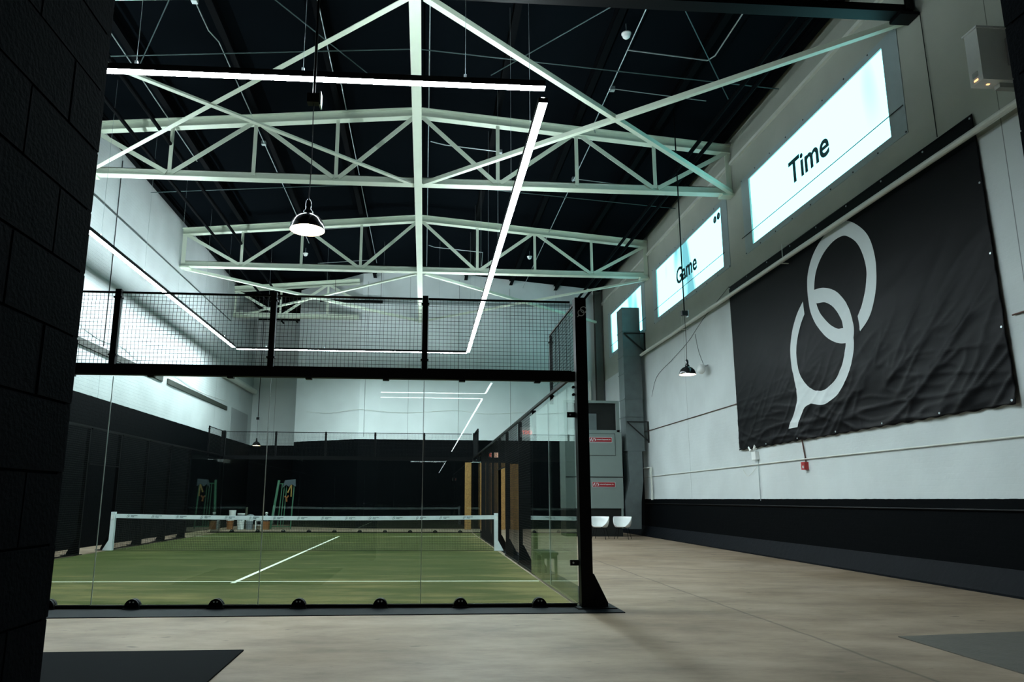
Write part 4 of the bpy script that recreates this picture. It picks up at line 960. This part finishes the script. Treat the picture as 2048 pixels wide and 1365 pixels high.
MB().box(.69, .96, YC - .12, YC + .12, .36, .385).build('top', 'white_plastic', t); MB().box(.72, .93, YC - .14, YC + .02, .18, .2).build('step', 'white_plastic', t)
t = thing('spray_bottle', 'pale spray bottle on an orange box right of the buckets', 'bottle', (1.13, YC, .345))
MB().lathe([(0, 0), (.09, 0), (.095, .18), (.06, .26), (.03, .3), (0, .3)], (1.13, YC, .345), 16).build('body', 'bucket_grey', t, smooth=True)
MB().lathe([(0, .3), (.04, .3), (.045, .34), (.07, .36), (.03, .4), (0, .4)], (1.13, YC, .345), 12).build('cap', 'white_plastic', t)
tag(MB().box(.99, 1.27, YC - .13, YC + .13, 0, .345).build('carton', 'orange'), 'orange brown carton on the floor under the spray bottle', 'box')
t = thing('broom', 'brown handled broom standing behind the grey bucket', 'broom', (.12, 23.75, 0))
MB().tube([(.12, 23.75, .12), (.12, 23.8, .95)], .05, 8).build('handle', 'bench', t); MB().box(-.05, .29, 23.7, 23.8, 0, .12).build('head', 'bench', t)
t = thing('green_frame', 'leaning green steel frame with upright bars beyond the far glass', 'frame', (1.7, 23.9, 0))
MB().bar((1.22, 23.7, 0), (1.42, 24.1, 2.15), .09, .07, (0, 1, 0)).build('rail', 'green', t)
MB().bar((2.10, 23.7, 0), (2.12, 24.1, 2.15), .045, .045, (0, 1, 0)).build('rail', 'green', t)
for k in range(3): MB().bar((1.52 + .12 * k, 23.75, .12), (1.58 + .1 * k, 24.08, 2.0), .03, .03, (0, 1, 0)).build('bar', 'green', t)
for z in (.1, 2.0): MB().bar((1.25 + .08 * z, 23.72 + .19 * z, z), (2.11, 23.72 + .19 * z, z), .04, .04).build('crosspiece', 'green', t)
t = tag(MB().prism([(1.62, 1.82), (1.72, 2.16), (2.18, 2.2), (2.2, 1.88), (2.02, 1.98), (1.9, 1.86), (1.78, 1.96)], 23.93, 24.02, 1).build('tarpaulin', 'blue_grey'), 'blue grey tarpaulin slung over the top of the green frame', 'tarpaulin')
t = thing('ratchet_strap', 'yellow strap with an orange hook hanging on the green frame', 'strap', (1.98, 23.85, 1.2))
MB().bar((2.02, 23.88, 1.95), (1.88, 23.84, 1.6), .015, .05, (1, 0, 0)).bar((2.03, 23.88, 1.95), (2.04, 23.84, 1.42), .015, .05, (1, 0, 0)).build('webbing', 'yellow', t)
MB().tube([(1.76, 23.8, 1.44), (1.84, 23.8, 1.36), (1.86, 23.8, 1.2)], .035, 8).tube([(1.93, 23.8, 1.46), (1.85, 23.8, 1.36)], .03, 8).build('hook', 'orange', t)

# loose mats near the camera
tag(MB().prism([(4.1, -2.56), (6.44, -2.5), (6.47, -5.2), (4.1, -5.2)], 0, .012, 2).build('floor_mat', 'mat_rubber'), 'black rubber mat lying on the concrete at lower left', 'mat')
tag(MB().prism([(12.8, -2.08), (15.4, -1.70), (15.4, -5.0), (12.75, -5.0)], 0, .008, 2).build('floor_sheet', 'ply'), 'thin worn board lying on the concrete at lower right', 'board')

# ------------------------------------------------------------------ world, camera, view
w = bpy.data.worlds.new('dark_surroundings'); scn.world = w; w.use_nodes = True
w.node_tree.nodes['Background'].inputs['Color'].default_value = (0.5, 0.7, 0.9, 1); w.node_tree.nodes['Background'].inputs['Strength'].default_value = 0.004

FOC, YAW, PITCH, ROLL = 1424.831, 0.0625, 0.1874, 0.0050
P = [1.4248309e+03, 6.25e-2, 1.874e-1, 5.0e-3, 8.0196, -9.3324, 1.3384]
cam = bpy.data.cameras.new('camera'); co = bpy.data.objects.new('camera', cam); COL.objects.link(co)
sy, cy, sp_, cp_ = math.sin(YAW), math.cos(YAW), math.sin(PITCH), math.cos(PITCH)
f = Vector((sy * cp_, cy * cp_, sp_)); r_ = Vector((cy, -sy, 0)); u_ = r_.cross(f)
cr_, sr_ = math.cos(ROLL), math.sin(ROLL)
r2 = cr_ * r_ + sr_ * u_; u2 = -sr_ * r_ + cr_ * u_
co.matrix_world = Matrix(((r2.x, u2.x, -f.x, P[4]), (r2.y, u2.y, -f.y, P[5]), (r2.z, u2.z, -f.z, P[6]), (0, 0, 0, 1)))
cam.sensor_width = 36.0; cam.lens = FOC / 2048 * 36.0
cam.shift_x = 84.5164 / 2048; cam.shift_y = 46.8539 / 2048
cam.clip_start = .05; cam.clip_end = 200
scn.camera = co

vs_ = scn.view_settings
vs_.view_transform = 'Standard'; vs_.look = 'None'; vs_.exposure = 0.15; vs_.gamma = 1.0; vs_.use_curve_mapping = False
cy_ = scn.cycles
cy_.use_denoising = True
cy_.transparent_max_bounces = 40; cy_.max_bounces = 10; cy_.diffuse_bounces = 3; cy_.glossy_bounces = 5
cy_.sample_clamp_indirect = 12.0
